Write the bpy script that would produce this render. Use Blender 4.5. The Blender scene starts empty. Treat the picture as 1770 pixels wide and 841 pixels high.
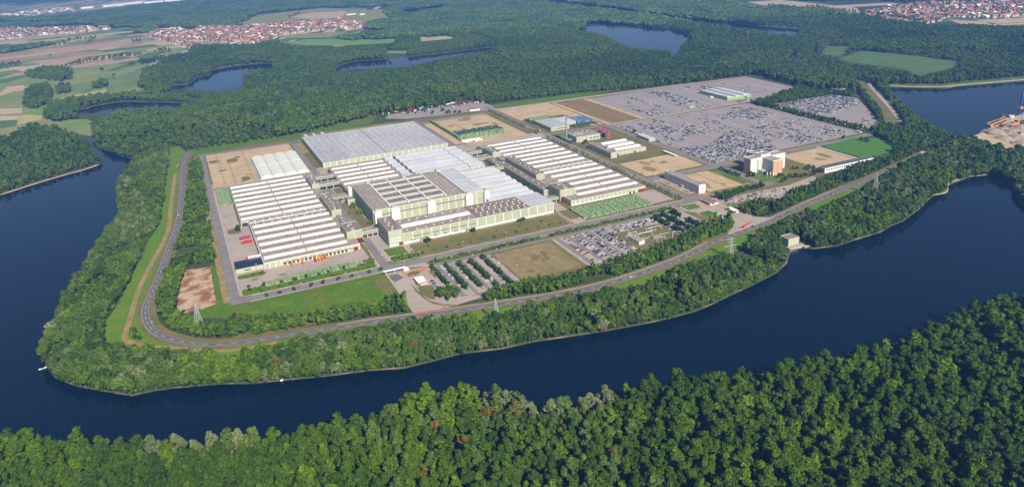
import bpy, bmesh, math, random
import numpy as np
from mathutils import Matrix, Vector
from mathutils.geometry import delaunay_2d_cdt
random.seed(7); RNG = np.random.default_rng(7)
scene = bpy.context.scene; COL = scene.collection
# ------------------------------------------------------------------ camera
FOC, PITCH, ROLL, YAW, PY0, CAMH = 1286.57, 0.287777, 0.0455992, -0.4235487, 274.98, 400.0
cp, sp, cy, sy, cr, sr = math.cos(PITCH), math.sin(PITCH), math.cos(YAW), math.sin(YAW), math.cos(ROLL), math.sin(ROLL)
FW = np.array([-sy*cp, cy*cp, -sp]); RT = np.array([cy, sy, 0.0]); DN = np.cross(FW, RT)
R2 = cr*RT + sr*DN; D2 = -sr*RT + cr*DN
cam = bpy.data.cameras.new("camera"); camo = bpy.data.objects.new("camera", cam); COL.objects.link(camo)
cam.sensor_width = 36; cam.lens = FOC/1770*36; cam.shift_y = -(420.5-PY0)/1770; cam.clip_start = 5; cam.clip_end = 60000
M = Matrix.Identity(4)
for i in range(3): M[i][0] = R2[i]; M[i][1] = -D2[i]; M[i][2] = -FW[i]
M[2][3] = CAMH; camo.matrix_world = M; scene.camera = camo
# ------------------------------------------------------------------ sky, sun, exposure
SUN_EL, SUN_AZ = 38.0, 93.0        # azimuth the shadows point to, counted from +X
w = bpy.data.worlds.new("World"); scene.world = w; w.use_nodes = True
nt = w.node_tree; bg = nt.nodes["Background"]; sky = nt.nodes.new("ShaderNodeTexSky")
sky.sky_type = 'NISHITA'; sky.sun_disc = False; sky.sun_elevation = math.radians(SUN_EL)
sd = math.radians(SUN_AZ+180); sunv = Vector((math.cos(sd), math.sin(sd), 0))
sky.sun_rotation = math.atan2(sunv.x, sunv.y); sky.altitude = 300; sky.air_density = 1.0; sky.dust_density = 1.0
nt.links.new(sky.outputs[0], bg.inputs[0]); bg.inputs[1].default_value = 0.064
sl = bpy.data.lights.new("sun", 'SUN'); so = bpy.data.objects.new("sun", sl); COL.objects.link(so)
sl.energy = 5.0; sl.angle = math.radians(0.5); sl.color = (1.0, 0.92, 0.765)
e = math.radians(SUN_EL); dirv = Vector((-sunv.x*math.cos(e), -sunv.y*math.cos(e), -math.sin(e)))
so.rotation_euler = dirv.to_track_quat('-Z', 'Y').to_euler(); so.location = (0, 0, 500)
scene.view_settings.view_transform = 'Standard'; scene.view_settings.look = 'None'
scene.view_settings.exposure = 0.40; scene.view_settings.gamma = 1.0
scene.render.engine = 'CYCLES'; scene.cycles.max_bounces = 5; scene.cycles.volume_bounces = 0
scene.cycles.transparent_max_bounces = 4; scene.cycles.use_denoising = True
# ------------------------------------------------------------------ mapping photo pixel -> ground
def G(px, py, z=0.0):
    d = R2*(px-885)/FOC + D2*(py-PY0)/FOC + FW
    t = (z-CAMH)/d[2]; return (float(d[0]*t), float(d[1]*t))
def GP(pts, z=0.0): return [G(a, b, z) for a, b in pts]
def PROJ(X, Y, Z=0.0):
    q = np.stack([np.asarray(X, float), np.asarray(Y, float), np.zeros_like(np.asarray(X, float))+Z-CAMH], -1)
    c = q@FW; return 885+FOC*(q@R2)/c, PY0+FOC*(q@D2)/c, c
ZW = {'y2': (1000, 130, 4.946), 'y3': (1250, 130, 4.946), 'y4': (1050, 250, 4.946), 'y5': (950, 330, 4.946), 'j': (660, 460, 10.51)}
def ZP(w, pts): ox, oy, s = ZW[w]; return [G(ox+a/s, oy+b/s) for a, b in pts]
def inside(P, poly):
    x, y = P[:, 0], P[:, 1]; c = np.zeros(len(P), bool); n = len(poly)
    for i in range(n):
        (x1, y1), (x2, y2) = poly[i], poly[(i+1) % n]
        if y1 == y2: continue
        c ^= ((y1 > y) != (y2 > y)) & (x < (x2-x1)*(y-y1)/(y2-y1)+x1)
    return c
def distline(P, line):
    d = np.full(len(P), 1e9)
    for a, b in zip(line[:-1], line[1:]):
        a = np.array(a); b = np.array(b); ab = b-a
        t = np.clip(((P-a)@ab)/(ab@ab), 0, 1); d = np.minimum(d, np.linalg.norm(P-a-t[:, None]*ab, axis=1))
    return d
# ------------------------------------------------------------------ materials
MATS = {}
def mat(name, col, rough=0.85, var=0.0, scale=0.05, col2=None, spec=0.25, metal=0.0, rnd=0.0, fine=0.0, stretch=None, transl=0.0, emit=None, contrast=(0.35, 0.65), bump=0.0, isl=0.0):
    """principled material, colour mixed towards col2 by object-space/world noise, plus fine grain and per-object variation"""
    m = bpy.data.materials.new(name); m.use_nodes = True; n = m.node_tree; N = n.nodes; L = n.links
    b = N["Principled BSDF"]; b.inputs["Roughness"].default_value = rough; b.inputs["Metallic"].default_value = metal
    b.inputs["Specular IOR Level"].default_value = spec
    c = N.new("ShaderNodeRGB"); c.outputs[0].default_value = (*col, 1); out = c.outputs[0]
    geo = N.new("ShaderNodeNewGeometry")
    def noise(sc, det=4, st=None):
        t = N.new("ShaderNodeTexNoise"); t.inputs["Scale"].default_value = sc; t.inputs["Detail"].default_value = det
        if st:
            mp = N.new("ShaderNodeMapping"); mp.inputs["Scale"].default_value = st; L.new(geo.outputs["Position"], mp.inputs[0]); L.new(mp.outputs[0], t.inputs["Vector"])
        else: L.new(geo.outputs["Position"], t.inputs["Vector"])
        return t
    if col2 is not None:
        t = noise(scale, 5, stretch); r = N.new("ShaderNodeMapRange"); r.inputs[1].default_value, r.inputs[2].default_value = contrast
        L.new(t.outputs[0], r.inputs[0]); mx = N.new("ShaderNodeMixRGB"); L.new(r.outputs[0], mx.inputs[0]); L.new(out, mx.inputs[1]); mx.inputs[2].default_value = (*col2, 1); out = mx.outputs[0]
    v = None
    if fine:
        t = noise(0.22, 7, stretch); r = N.new("ShaderNodeMapRange"); r.inputs[1].default_value = .3; r.inputs[2].default_value = .7; r.inputs[3].default_value = 1-fine; r.inputs[4].default_value = 1+fine
        L.new(t.outputs[0], r.inputs[0]); v = r.outputs[0]
    if var:
        t = noise(scale*0.4, 3); r = N.new("ShaderNodeMapRange"); r.inputs[1].default_value = .3; r.inputs[2].default_value = .7; r.inputs[3].default_value = 1-var; r.inputs[4].default_value = 1+var
        L.new(t.outputs[0], r.inputs[0])
        if v: mm = N.new("ShaderNodeMath"); mm.operation = 'MULTIPLY'; L.new(v, mm.inputs[0]); L.new(r.outputs[0], mm.inputs[1]); v = mm.outputs[0]
        else: v = r.outputs[0]
    if rnd:
        oi = N.new("ShaderNodeObjectInfo"); r = N.new("ShaderNodeMapRange"); r.inputs[3].default_value = 1-rnd; r.inputs[4].default_value = 1+rnd; L.new(oi.outputs["Random"], r.inputs[0])
        if v: mm = N.new("ShaderNodeMath"); mm.operation = 'MULTIPLY'; L.new(v, mm.inputs[0]); L.new(r.outputs[0], mm.inputs[1]); v = mm.outputs[0]
        else: v = r.outputs[0]
    if isl:
        r = N.new("ShaderNodeMapRange"); r.inputs[3].default_value = 1-isl; r.inputs[4].default_value = 1+isl; L.new(geo.outputs["Random Per Island"], r.inputs[0])
        if v: mm = N.new("ShaderNodeMath"); mm.operation = 'MULTIPLY'; L.new(v, mm.inputs[0]); L.new(r.outputs[0], mm.inputs[1]); v = mm.outputs[0]
        else: v = r.outputs[0]
    if v:
        mm = N.new("ShaderNodeVectorMath"); mm.operation = 'SCALE'; L.new(out, mm.inputs[0]); L.new(v, mm.inputs[3]); out = mm.outputs[0]
    L.new(out, b.inputs["Base Color"])
    if bump:
        t = noise(1.2, 3); bp = N.new("ShaderNodeBump"); bp.inputs["Strength"].default_value = bump; L.new(t.outputs[0], bp.inputs["Height"]); L.new(bp.outputs[0], b.inputs["Normal"])
    if transl:
        tr = N.new("ShaderNodeBsdfTranslucent"); L.new(out, tr.inputs[0]); mx = N.new("ShaderNodeMixShader"); mx.inputs[0].default_value = transl
        L.new(b.outputs[0], mx.inputs[1]); L.new(tr.outputs[0], mx.inputs[2]); L.new(mx.outputs[0], N["Material Output"].inputs[0])
    MATS[name] = m; return m
def leaf(name, c, c2, sc=0.012):
    m = mat(name, c, rough=0.8, col2=c2, scale=sc, spec=0.12, rnd=0.13, fine=0.2, isl=0.48, transl=0.12, contrast=(0.4, 0.62)); return m
K = lambda *a: tuple(x/255 for x in a)
def srgb(r, g, b): return tuple(((x/255+0.055)/1.055)**2.4 if x > 10 else x/255/12.92 for x in (r, g, b))
# walls, roofs
mat('wall_cream', (0.45, 0.48, 0.365), fine=0.05, var=0.05, scale=.05)
mat('panel_cream', (0.40, 0.435, 0.315), rnd=0.05, fine=0.05)
mat('white_trim', (0.78, 0.79, 0.75), fine=0.04)
mat('wall_white', (0.80, 0.80, 0.77), fine=0.05, rnd=0.03)
mat('gravel_roof', (0.34, 0.275, 0.235), col2=(0.27, 0.215, 0.18), scale=.045, fine=0.3, contrast=(.5, .72))
mat('gravel_dark', (0.20, 0.16, 0.135), col2=(0.27, 0.22, 0.185), scale=.08, fine=0.2)
mat('skylight', (0.84, 0.83, 0.83), rough=0.5, fine=0.07, rnd=0.05, spec=0.3, var=.05, scale=.1)
mat('roof_grey', (0.47, 0.47, 0.49), rough=0.65, fine=0.12, var=.08, col2=(.38, .38, .42), contrast=(.45, .7), scale=.02, stretch=(1, .2, 1))
mat('roof_white', (0.56, 0.57, 0.61), rough=0.6, fine=0.12, col2=(.47, .47, .49), contrast=(.5, .75), var=.06, scale=.05, stretch=(.2, 1, 1))
mat('membrane', (0.68, 0.69, 0.62), rough=0.6, fine=0.05, spec=.3)
mat('dark_slot', (0.12, 0.12, 0.15), rough=0.5)
mat('glass_dark', (0.035, 0.045, 0.06), rough=0.15, spec=0.6)
mat('dome', (0.60, 0.62, 0.67), rough=0.35, spec=.4)
mat('maroon', (0.20, 0.02, 0.025), rough=0.5)
mat('solar', (0.008, 0.012, 0.035), rough=0.12, spec=0.8)
mat('ledge', (0.28, 0.20, 0.15))
mat('tank', (0.33, 0.10, 0.17), rough=0.5, fine=.05)
mat('steel', (0.36, 0.37, 0.38), rough=0.5, metal=0.3)
mat('pylon_steel', (0.42, 0.47, 0.42), rough=0.6)
mat('tower_pink', (0.55, 0.37, 0.29), fine=.04)
mat('tower_orange', (0.58, 0.36, 0.22), fine=.04)
mat('roof_felt', (0.11, 0.11, 0.125), fine=.1)
mat('shed_green', (0.28, 0.44, 0.16))
mat('sign_red', (0.6, 0.03, 0.02)); mat('sign_white', (0.85, 0.85, 0.85))
# ground
mat('ground', (0.035, 0.065, 0.015), col2=(0.07, 0.09, 0.025), scale=.006, fine=0.25)
mat('bank', (0.20, 0.15, 0.09), col2=(0.05, 0.07, 0.025), scale=.03, fine=.2, contrast=(.3, .5))
mat('riverbed', (0.02, 0.03, 0.02))
mat('concrete', (0.43, 0.36, 0.31), col2=(0.36, 0.30, 0.26), scale=.03, fine=0.08)
mat('asphalt', (0.21, 0.185, 0.19), col2=(0.25, 0.225, 0.22), scale=.05, fine=.08)
mat('asphalt_road', (0.13, 0.12, 0.14), col2=(0.16, 0.145, 0.155), scale=.08, fine=.08)
mat('asphalt_dark', (0.15, 0.14, 0.145), fine=.1)
mat('kerb', (0.48, 0.41, 0.35), fine=.06)
mat('lot', (0.29, 0.25, 0.25), col2=(0.33, 0.29, 0.285), scale=.04, fine=.07, stretch=(1, .06, 1))
mat('dirt', (0.55, 0.40, 0.245), col2=(0.46, 0.335, 0.20), scale=.03, fine=.12)
mat('dirt_rust', (0.50, 0.36, 0.25), col2=(0.28, 0.12, 0.055), scale=.06, fine=.2, contrast=(.45, .58))
mat('dry_grass', (0.20, 0.155, 0.06), col2=(0.13, 0.14, 0.035), scale=.035, fine=.15)
mat('dry_field', (0.31, 0.22, 0.11), col2=(0.20, 0.175, 0.06), scale=.03, fine=.15, stretch=(1, .3, 1))
mat('brown_strips', (0.27, 0.18, 0.09), col2=(0.20, 0.15, 0.06), scale=.12, fine=.12, stretch=(1, .04, 1), contrast=(.42, .58))
mat('grass', (0.070, 0.165, 0.003), col2=(0.12, 0.165, 0.010), scale=.03, fine=.18)
mat('grass_bright', (0.085, 0.205, 0.003), col2=(0.14, 0.20, 0.012), scale=.03, fine=.15)
mat('lawn', (0.06, 0.20, 0.012), col2=(0.08, 0.18, 0.02), scale=.03, fine=.1)
mat('path_dirt', (0.38, 0.24, 0.12), col2=(0.24, 0.19, 0.07), scale=.08, fine=.15)
mat('red_paving', (0.55, 0.20, 0.12), fine=.08); mat('red_paint', (0.60, 0.09, 0.06), fine=.1)
mat('mark', (0.70, 0.68, 0.64), fine=.1)
mat('pasture', (.17, .24, .06), col2=(.25, .26, .09), scale=.008, fine=.12)
mat('sand', (0.55, 0.42, 0.29), col2=(0.42, 0.32, 0.2), scale=.05, fine=.12)
FIELD = []
for i, (c, c2) in enumerate([((.46, .32, .21), (.38, .27, .17)), ((.16, .24, .06), (.12, .19, .05)), ((.52, .40, .25), (.44, .34, .20)), ((.10, .18, .04), (.08, .14, .035)),
        ((.28, .27, .09), (.22, .23, .07)), ((.38, .23, .15), (.33, .21, .12)), ((.17, .29, .05), (.14, .25, .045)), ((.45, .40, .19), (.36, .33, .14))]):
    FIELD.append(mat('crop_%s' % ['brown', 'green', 'tan', 'deep', 'olive', 'red', 'bright', 'straw'][i], c, col2=c2, scale=.02, fine=.1))
# water
m = bpy.data.materials.new('water'); m.use_nodes = True; n = m.node_tree; b = n.nodes["Principled BSDF"]
b.inputs["Base Color"].default_value = (0.001, 0.008, 0.020, 1); b.inputs["Roughness"].default_value = 0.03; b.inputs["IOR"].default_value = 1.31; b.inputs["Specular IOR Level"].default_value = .5
g = n.nodes.new("ShaderNodeNewGeometry"); t = n.nodes.new("ShaderNodeTexNoise"); t.inputs["Scale"].default_value = .35; t.inputs["Detail"].default_value = 4
t2 = n.nodes.new("ShaderNodeTexNoise"); t2.inputs["Scale"].default_value = .008; t2.inputs["Detail"].default_value = 5; mr = n.nodes.new("ShaderNodeMapRange"); mr.inputs[1].default_value = .42; mr.inputs[2].default_value = .62; mr.inputs[3].default_value = .02; mr.inputs[4].default_value = .09
n.links.new(g.outputs["Position"], t2.inputs["Vector"]); n.links.new(t2.outputs[0], mr.inputs[0]); n.links.new(mr.outputs[0], b.inputs["Roughness"])
bp = n.nodes.new("ShaderNodeBump"); bp.inputs["Strength"].default_value = .14; bp.inputs["Distance"].default_value = .25
n.links.new(g.outputs["Position"], t.inputs["Vector"]); n.links.new(t.outputs[0], bp.inputs["Height"]); n.links.new(bp.outputs[0], b.inputs["Normal"]); MATS['water'] = m
# foliage
leaf('leaf_poplar', (0.074, 0.138, 0.005), (0.052, 0.106, 0.005))
leaf('leaf_bright', (0.120, 0.200, 0.005), (0.090, 0.165, 0.005))
leaf('leaf_dark', (0.054, 0.106, 0.007), (0.038, 0.082, 0.006))
leaf('leaf_silver', (0.190, 0.220, 0.100), (0.130, 0.170, 0.065))
leaf('leaf_rust', (0.170, 0.115, 0.018), (0.125, 0.115, 0.020))
leaf('leaf_willow', (0.100, 0.160, 0.026), (0.078, 0.136, 0.022))
leaf('leaf_belt', (0.095, 0.175, 0.007), (0.068, 0.138, 0.006))
leaf('leaf_belt_light', (0.140, 0.220, 0.008), (0.110, 0.190, 0.008))
leaf('leaf_far', (0.095, 0.170, 0.014), (0.070, 0.135, 0.013), .004)
leaf('leaf_far_light', (0.115, 0.185, 0.016), (0.085, 0.15, 0.015), .006)
leaf('leaf_far_dark', (0.060, 0.118, 0.015), (0.044, 0.094, 0.013), .004)
leaf('leaf_far_grey', (0.130, 0.170, 0.055), (0.095, 0.135, 0.045), .006)
mat('bark', (0.22, 0.18, 0.13), fine=.2)
# ------------------------------------------------------------------ mesh builders
class MB:
    def __init__(s, ox=0, oy=0, oz=0): s.v = []; s.f = []; s.o = (ox, oy, oz)
    def poly(s, pts):
        k = len(s.v); o = s.o
        s.v += [(p[0]-o[0], p[1]-o[1], p[2]-o[2]) for p in pts]; s.f.append(tuple(range(k, k+len(pts)))); return s
    def hexa(s, P):
        k = len(s.v); o = s.o; s.v += [(p[0]-o[0], p[1]-o[1], p[2]-o[2]) for p in P]
        s.f += [tuple(k+i for i in q) for q in ((0, 3, 2, 1), (4, 5, 6, 7), (0, 1, 5, 4), (1, 2, 6, 5), (2, 3, 7, 6), (3, 0, 4, 7))]; return s
    def box(s, x0, x1, y0, y1, z0, z1):
        return s.hexa([(x0, y0, z0), (x1, y0, z0), (x1, y1, z0), (x0, y1, z0), (x0, y0, z1), (x1, y0, z1), (x1, y1, z1), (x0, y1, z1)])
    def prismx(s, x0, x1, prof):       # profile (y,z) extruded along x
        k = len(prof)
        s.poly([(x0, y, z) for y, z in reversed(prof)]); s.poly([(x1, y, z) for y, z in prof])
        for i in range(k):
            a, b = prof[i], prof[(i+1) % k]; s.poly([(x0, a[0], a[1]), (x0, b[0], b[1]), (x1, b[0], b[1]), (x1, a[0], a[1])][::-1])
        return s
    def prismy(s, y0, y1, prof):
        k = len(prof)
        s.poly([(x, y0, z) for x, z in prof]); s.poly([(x, y1, z) for x, z in reversed(prof)])
        for i in range(k):
            a, b = prof[i], prof[(i+1) % k]; s.poly([(a[0], y0, a[1]), (a[0], y1, a[1]), (b[0], y1, b[1]), (b[0], y0, b[1])])
        return s
    def cyl(s, x, y, z0, z1, r0, r1=None, n=10):
        r1 = r0 if r1 is None else r1; A = [2*math.pi*i/n for i in range(n)]
        b = [(x+r0*math.cos(a), y+r0*math.sin(a), z0) for a in A]; t = [(x+r1*math.cos(a), y+r1*math.sin(a), z1) for a in A]
        for i in range(n): j = (i+1) % n; s.poly([b[i], b[j], t[j], t[i]])
        s.poly(t); return s
    def bar(s, a, b, r):
        a = Vector(a); b = Vector(b); d = (b-a); q = d.normalized(); u = q.orthogonal().normalized()*r; v = q.cross(u).normalized()*r
        return s.hexa([tuple(a+u), tuple(a+v), tuple(a-u), tuple(a-v), tuple(b+u), tuple(b+v), tuple(b-u), tuple(b-v)])
    def mesh(s, name, m):
        me = bpy.data.meshes.new(name); me.from_pydata(s.v, [], s.f); me.update()
        for mm in (m if isinstance(m, (list, tuple)) else [m]): me.materials.append(MATS[mm] if isinstance(mm, str) else mm)
        return me
    def build(s, name, m, parent=None, label=None):
        o = bpy.data.objects.new(name, s.mesh(name, m)); COL.objects.link(o)
        if parent is not None: o.parent = parent
        elif any(s.o): o.location = s.o
        if label: o['label'] = label
        return o
def link(name, me, parent=None, loc=(0, 0, 0), rz=0, sc=None):
    o = bpy.data.objects.new(name, me); COL.objects.link(o); o.location = loc
    if rz: o.rotation_euler[2] = rz
    if sc: o.scale = sc if isinstance(sc, tuple) else (sc, sc, sc)
    if parent is not None: o.parent = parent
    return o
def tag(o, label=None, cat=None, group=None, kind=None):
    if label: o['label'] = label
    if cat: o['category'] = cat
    if group: o['group'] = group
    if kind: o['kind'] = kind
    return o
def thing(name, label, cat, loc=(0, 0, 0), rz=0, group=None):
    o = bpy.data.objects.new(name, None); COL.objects.link(o); o.location = loc; o.rotation_euler[2] = rz; o.empty_display_size = 1
    return tag(o, label, cat, group)
def wiggle(p, amp, seg):
    out = []
    for i in range(len(p)):
        a = np.array(p[i]); b = np.array(p[(i+1) % len(p)]); L = np.linalg.norm(b-a); k = max(1, int(L/seg))
        for j in range(k):
            q = a+(b-a)*j/k; out.append((q[0]+random.uniform(-amp, amp), q[1]+random.uniform(-amp, amp)))
    return out
SHEETN = [0]
def sheet(name, polys, m, z, label=None, thick=0.0):
    """a flat ground sheet (structure) made of simple polygons; thick>0 makes a raised slab"""
    b = MB(); SHEETN[0] += 1; z += (SHEETN[0] % 8)*.0012; z00 = z
    for ip, p in enumerate(polys):
        z = z00+(ip*.0028 if len(polys) < 16 else 0)
        if isinstance(m, str) and len(polys) < 16 and m.split('_')[0] in ('dirt', 'dry', 'grass', 'path', 'lawn', 'sand', 'brown'): p = wiggle(p, .7, 8)
        a = sum(p[i][0]*p[(i+1) % len(p)][1]-p[(i+1) % len(p)][0]*p[i][1] for i in range(len(p)))
        if a < 0: p = p[::-1]
        b.poly([(x, y, z) for x, y in p])
        if thick:
            for i in range(len(p)):
                q, r = p[i], p[(i+1) % len(p)]; b.poly([(q[0], q[1], z-thick), (r[0], r[1], z-thick), (r[0], r[1], z), (q[0], q[1], z)])
    o = b.build(name, m); o['kind'] = 'structure'
    if label: o['label'] = label
    if name in ('flower_bed', 'dry_lawn', 'traffic_island', 'yard_bed', 'courtyard_grass', 'median_grass', 'office_beds'):
        kb = MB()
        for ip, p in enumerate(polys):
            if sum(p[i][0]*p[(i+1) % len(p)][1]-p[(i+1) % len(p)][0]*p[i][1] for i in range(len(p))) < 0: p = p[::-1]
            kb.poly([(x, y, z00-.012+ip*.0011) for x, y in offset(p, 1.0)])
        k_ = kb.build('kerb', 'kerb'); k_['kind'] = 'structure'
    return o
def R(x0, x1, y0, y1): return [(x0, y0), (x1, y0), (x1, y1), (x0, y1)]
def RR(x0, x1, y0, y1, r, n=4):
    out = []
    for cx, cy, a0 in ((x1-r, y0+r, -90), (x1-r, y1-r, 0), (x0+r, y1-r, 90), (x0+r, y0+r, 180)):
        for k in range(n+1): a = math.radians(a0+90*k/n); out.append((cx+r*math.cos(a), cy+r*math.sin(a)))
    return out
def catmull(pts, k=6):
    P = [pts[0]]+list(pts)+[pts[-1]]; out = []
    for i in range(1, len(P)-2):
        p0, p1, p2, p3 = [np.array(q, float) for q in P[i-1:i+3]]
        for j in range(k):
            t = j/k; out.append(tuple(.5*((2*p1)+(-p0+p2)*t+(2*p0-5*p1+4*p2-p3)*t*t+(-p0+3*p1-3*p2+p3)*t**3)))
    out.append(tuple(pts[-1])); return out
def ribbon(line, o0, o1):
    """quads between offsets o0 and o1 (to the left of travel)"""
    L = np.array(line); T = np.gradient(L, axis=0); T /= np.linalg.norm(T, axis=1)[:, None]; Nn = np.stack([-T[:, 1], T[:, 0]], 1)
    A = L+Nn*o0; B = L+Nn*o1; return [[tuple(A[i]), tuple(A[i+1]), tuple(B[i+1]), tuple(B[i])] for i in range(len(L)-1)]
# ------------------------------------------------------------------ water outlines (photo pixels)
W_MAIN = [(-140, 372), (0, 337), (60, 318), (110, 303), (150, 292), (173, 284), (176, 275), (158, 252), (138, 246), (150, 240), (160, 241), (170, 254), (193, 264), (220, 272), (236, 276),
    (232, 286), (221, 299), (205, 328), (210, 347), (209, 373), (193, 400), (175, 421), (153, 461), (118, 518), (96, 565), (78, 600), (74, 628), (98, 652), (139, 668), (228, 682), (264, 676), (300, 672), (380, 665),
    (440, 662), (500, 657), (560, 650), (640, 640), (700, 635), (740, 625), (800, 612), (870, 604), (920, 592), (960, 583), (1040, 573), (1100, 563), (1150, 553), (1200, 540), (1260, 510), (1300, 495), (1340, 472),
    (1362, 455), (1368, 436), (1382, 428), (1405, 431), (1450, 425), (1480, 415), (1520, 402), (1560, 382), (1598, 354), (1611, 339), (1637, 334), (1641, 319), (1658, 312), (1680, 305), (1718, 303), (1748, 318), (1762, 345),
    (1775, 362), (1900, 400), (1900, 520), (1770, 548), (1700, 568), (1640, 588), (1560, 630), (1470, 665), (1390, 676), (1290, 690), (1180, 694), (1130, 700), (1020, 727), (910, 731), (830, 708), (760, 714), (700, 732), (650, 755), (560, 782),
    (420, 795), (300, 805), (240, 812), (60, 795), (-60, 800), (-300, 820), (-400, 600), (-330, 420)]
W_LAKE_A = [(283, 151), (305, 147), (325, 146), (345, 133), (362, 130), (366, 123), (380, 119), (408, 114), (450, 110), (474, 112), (470, 118), (450, 121), (430, 124), (419, 130), (424, 143), (417, 152), (395, 156), (360, 158), (330, 156), (300, 155)]
W_LAKE_B = [(128, 192), (160, 185), (195, 178), (215, 176), (320, 178), (318, 186), (300, 191), (265, 188), (230, 191), (190, 196), (150, 197)]
W_CANAL = [(579, 119), (590, 112), (615, 106), (662, 103), (714, 98), (779, 90), (838, 83), (852, 82), (848, 86), (800, 95), (766, 101), (735, 108), (701, 115), (662, 117), (609, 121), (580, 124)]
W_LAKE_D = [(995, 42), (1010, 39), (1035, 38), (1059, 39), (1112, 46), (1159, 50), (1187, 58), (1194, 65), (1177, 78), (1172, 92), (1161, 96), (1159, 86), (1117, 85), (1078, 78), (1054, 65), (1030, 56), (997, 53)]
W_RIVER = [(900, -12), (945, -3), (989, 4), (1050, 11), (1078, 15), (1146, 25), (1250, 38), (1320, 46), (1380, 51), (1378, 60), (1346, 60), (1300, 53), (1250, 45), (1150, 31), (1100, 22), (1050, 17), (989, 10), (935, 2), (890, -9)]
W_LAKE_F = [(690, 20), (709, 17), (732, 15), (745, 12), (774, 8), (778, 12), (750, 17), (733, 23), (714, 25), (700, 23)]
W_POND = [(1362, 99), (1372, 89), (1380, 88), (1376, 97), (1365, 105)]
W_BASIN = [(1536, 151), (1584, 153), (1633, 153), (1661, 150), (1721, 145), (1780, 140), (1960, 132), (1990, 170), (1860, 190), (1790, 188), (1770, 193), (1745, 204), (1729, 212), (1710, 220), (1688, 231), (1674, 237), (1655, 238), (1628, 226), (1606, 214), (1584, 199), (1570, 187), (1557, 173), (1543, 163)]
WATERS = [W_MAIN, W_LAKE_A, W_LAKE_B, W_CANAL, W_LAKE_D, W_RIVER, W_LAKE_F, W_POND, W_BASIN]
WZ = -1.0
WW = [GP(p, WZ) for p in WATERS]
def ccw(p):
    a = sum(p[i][0]*p[(i+1) % len(p)][1]-p[(i+1) % len(p)][0]*p[i][1] for i in range(len(p))); return p if a > 0 else p[::-1]
def offset(p, d):
    n = len(p); out = []
    for i in range(n):
        a, b, c = np.array(p[i-1]), np.array(p[i]), np.array(p[(i+1) % n])
        t = (b-a)/(np.linalg.norm(b-a)+1e-9)+(c-b)/(np.linalg.norm(c-b)+1e-9); t /= (np.linalg.norm(t)+1e-9)
        out.append((b[0]+t[1]*d, b[1]-t[0]*d))
    return out
WW = [wiggle(ccw(p), 2.0 if i == 0 else 3, 25 if i == 0 else 45) for i, p in enumerate(WW)]
verts, edges, zz = [], [], []
def ring(p, z):
    k = len(verts); verts.extend(Vector(q) for q in p); zz.extend([z]*len(p)); edges.extend((k+i, k+(i+1) % len(p)) for i in range(len(p)))
OUT = 15000
ring([(-OUT, -3000), (OUT, -3000), (OUT, 24000), (-OUT, 24000)], 0.0)
outer = [offset(p, 1.2) for p in WW]; inner = [offset(p, -4) for p in WW]
for a, b in zip(outer, inner): ring(a, 0.0); ring(b, -3.5)
rv, re_, rf, ov, oe, of_ = delaunay_2d_cdt(verts, edges, [], 0, 0.01)
RV = np.array([tuple(v) for v in rv]); inn = np.zeros(len(RV), bool)
ZV = np.array([zz[o[0]] if o else -2.0 for o in ov])
me = bpy.data.meshes.new('ground'); me.from_pydata([(x, y, z) for (x, y), z in zip(RV, ZV)], [], [tuple(f) for f in rf])
for k in ('ground', 'bank', 'riverbed'): me.materials.append(MATS[k])
zf = [ZV[list(f)] for f in rf]; idx = [0 if z.min() > -.5 else (2 if z.max() < -3 else 1) for z in zf]
me.polygons.foreach_set('material_index', idx); me.update()
gro = bpy.data.objects.new('ground', me); COL.objects.link(gro); tag(gro, 'wide flat river plain reaching the hazy horizon', kind='structure')
wb = MB(); wb.poly([(-OUT+50, -2900, WZ), (OUT-50, -2900, WZ), (OUT-50, 23900, WZ), (-OUT+50, 23900, WZ)])
o = wb.build('river_water', 'water'); tag(o, 'dark blue water of the harbour arm, canal and lakes', kind='structure')
def in_water(P, grow=True):
    c = np.zeros(len(P), bool)
    for p in (outer if grow else WW): c |= inside(P, p)
    return c
# haze: closed box round everything
hz = MB(); hz.box(-OUT-200, OUT+200, -3200, 24200, -5.0, 420.0); ho = hz.build('haze', [], None); tag(ho, 'thin blue summer haze over the plain', kind='stuff')
hm = bpy.data.materials.new('haze'); hm.use_nodes = True; n = hm.node_tree; n.nodes.clear()
pv = n.nodes.new("ShaderNodeVolumePrincipled"); mo = n.nodes.new("ShaderNodeOutputMaterial"); n.links.new(pv.outputs[0], mo.inputs["Volume"])
pv.inputs["Color"].default_value = (0.13, 0.35, 1.0, 1); pv.inputs["Density"].default_value = 1.0e-4; pv.inputs["Anisotropy"].default_value = 0.0
ho.data.materials.append(hm)
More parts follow.
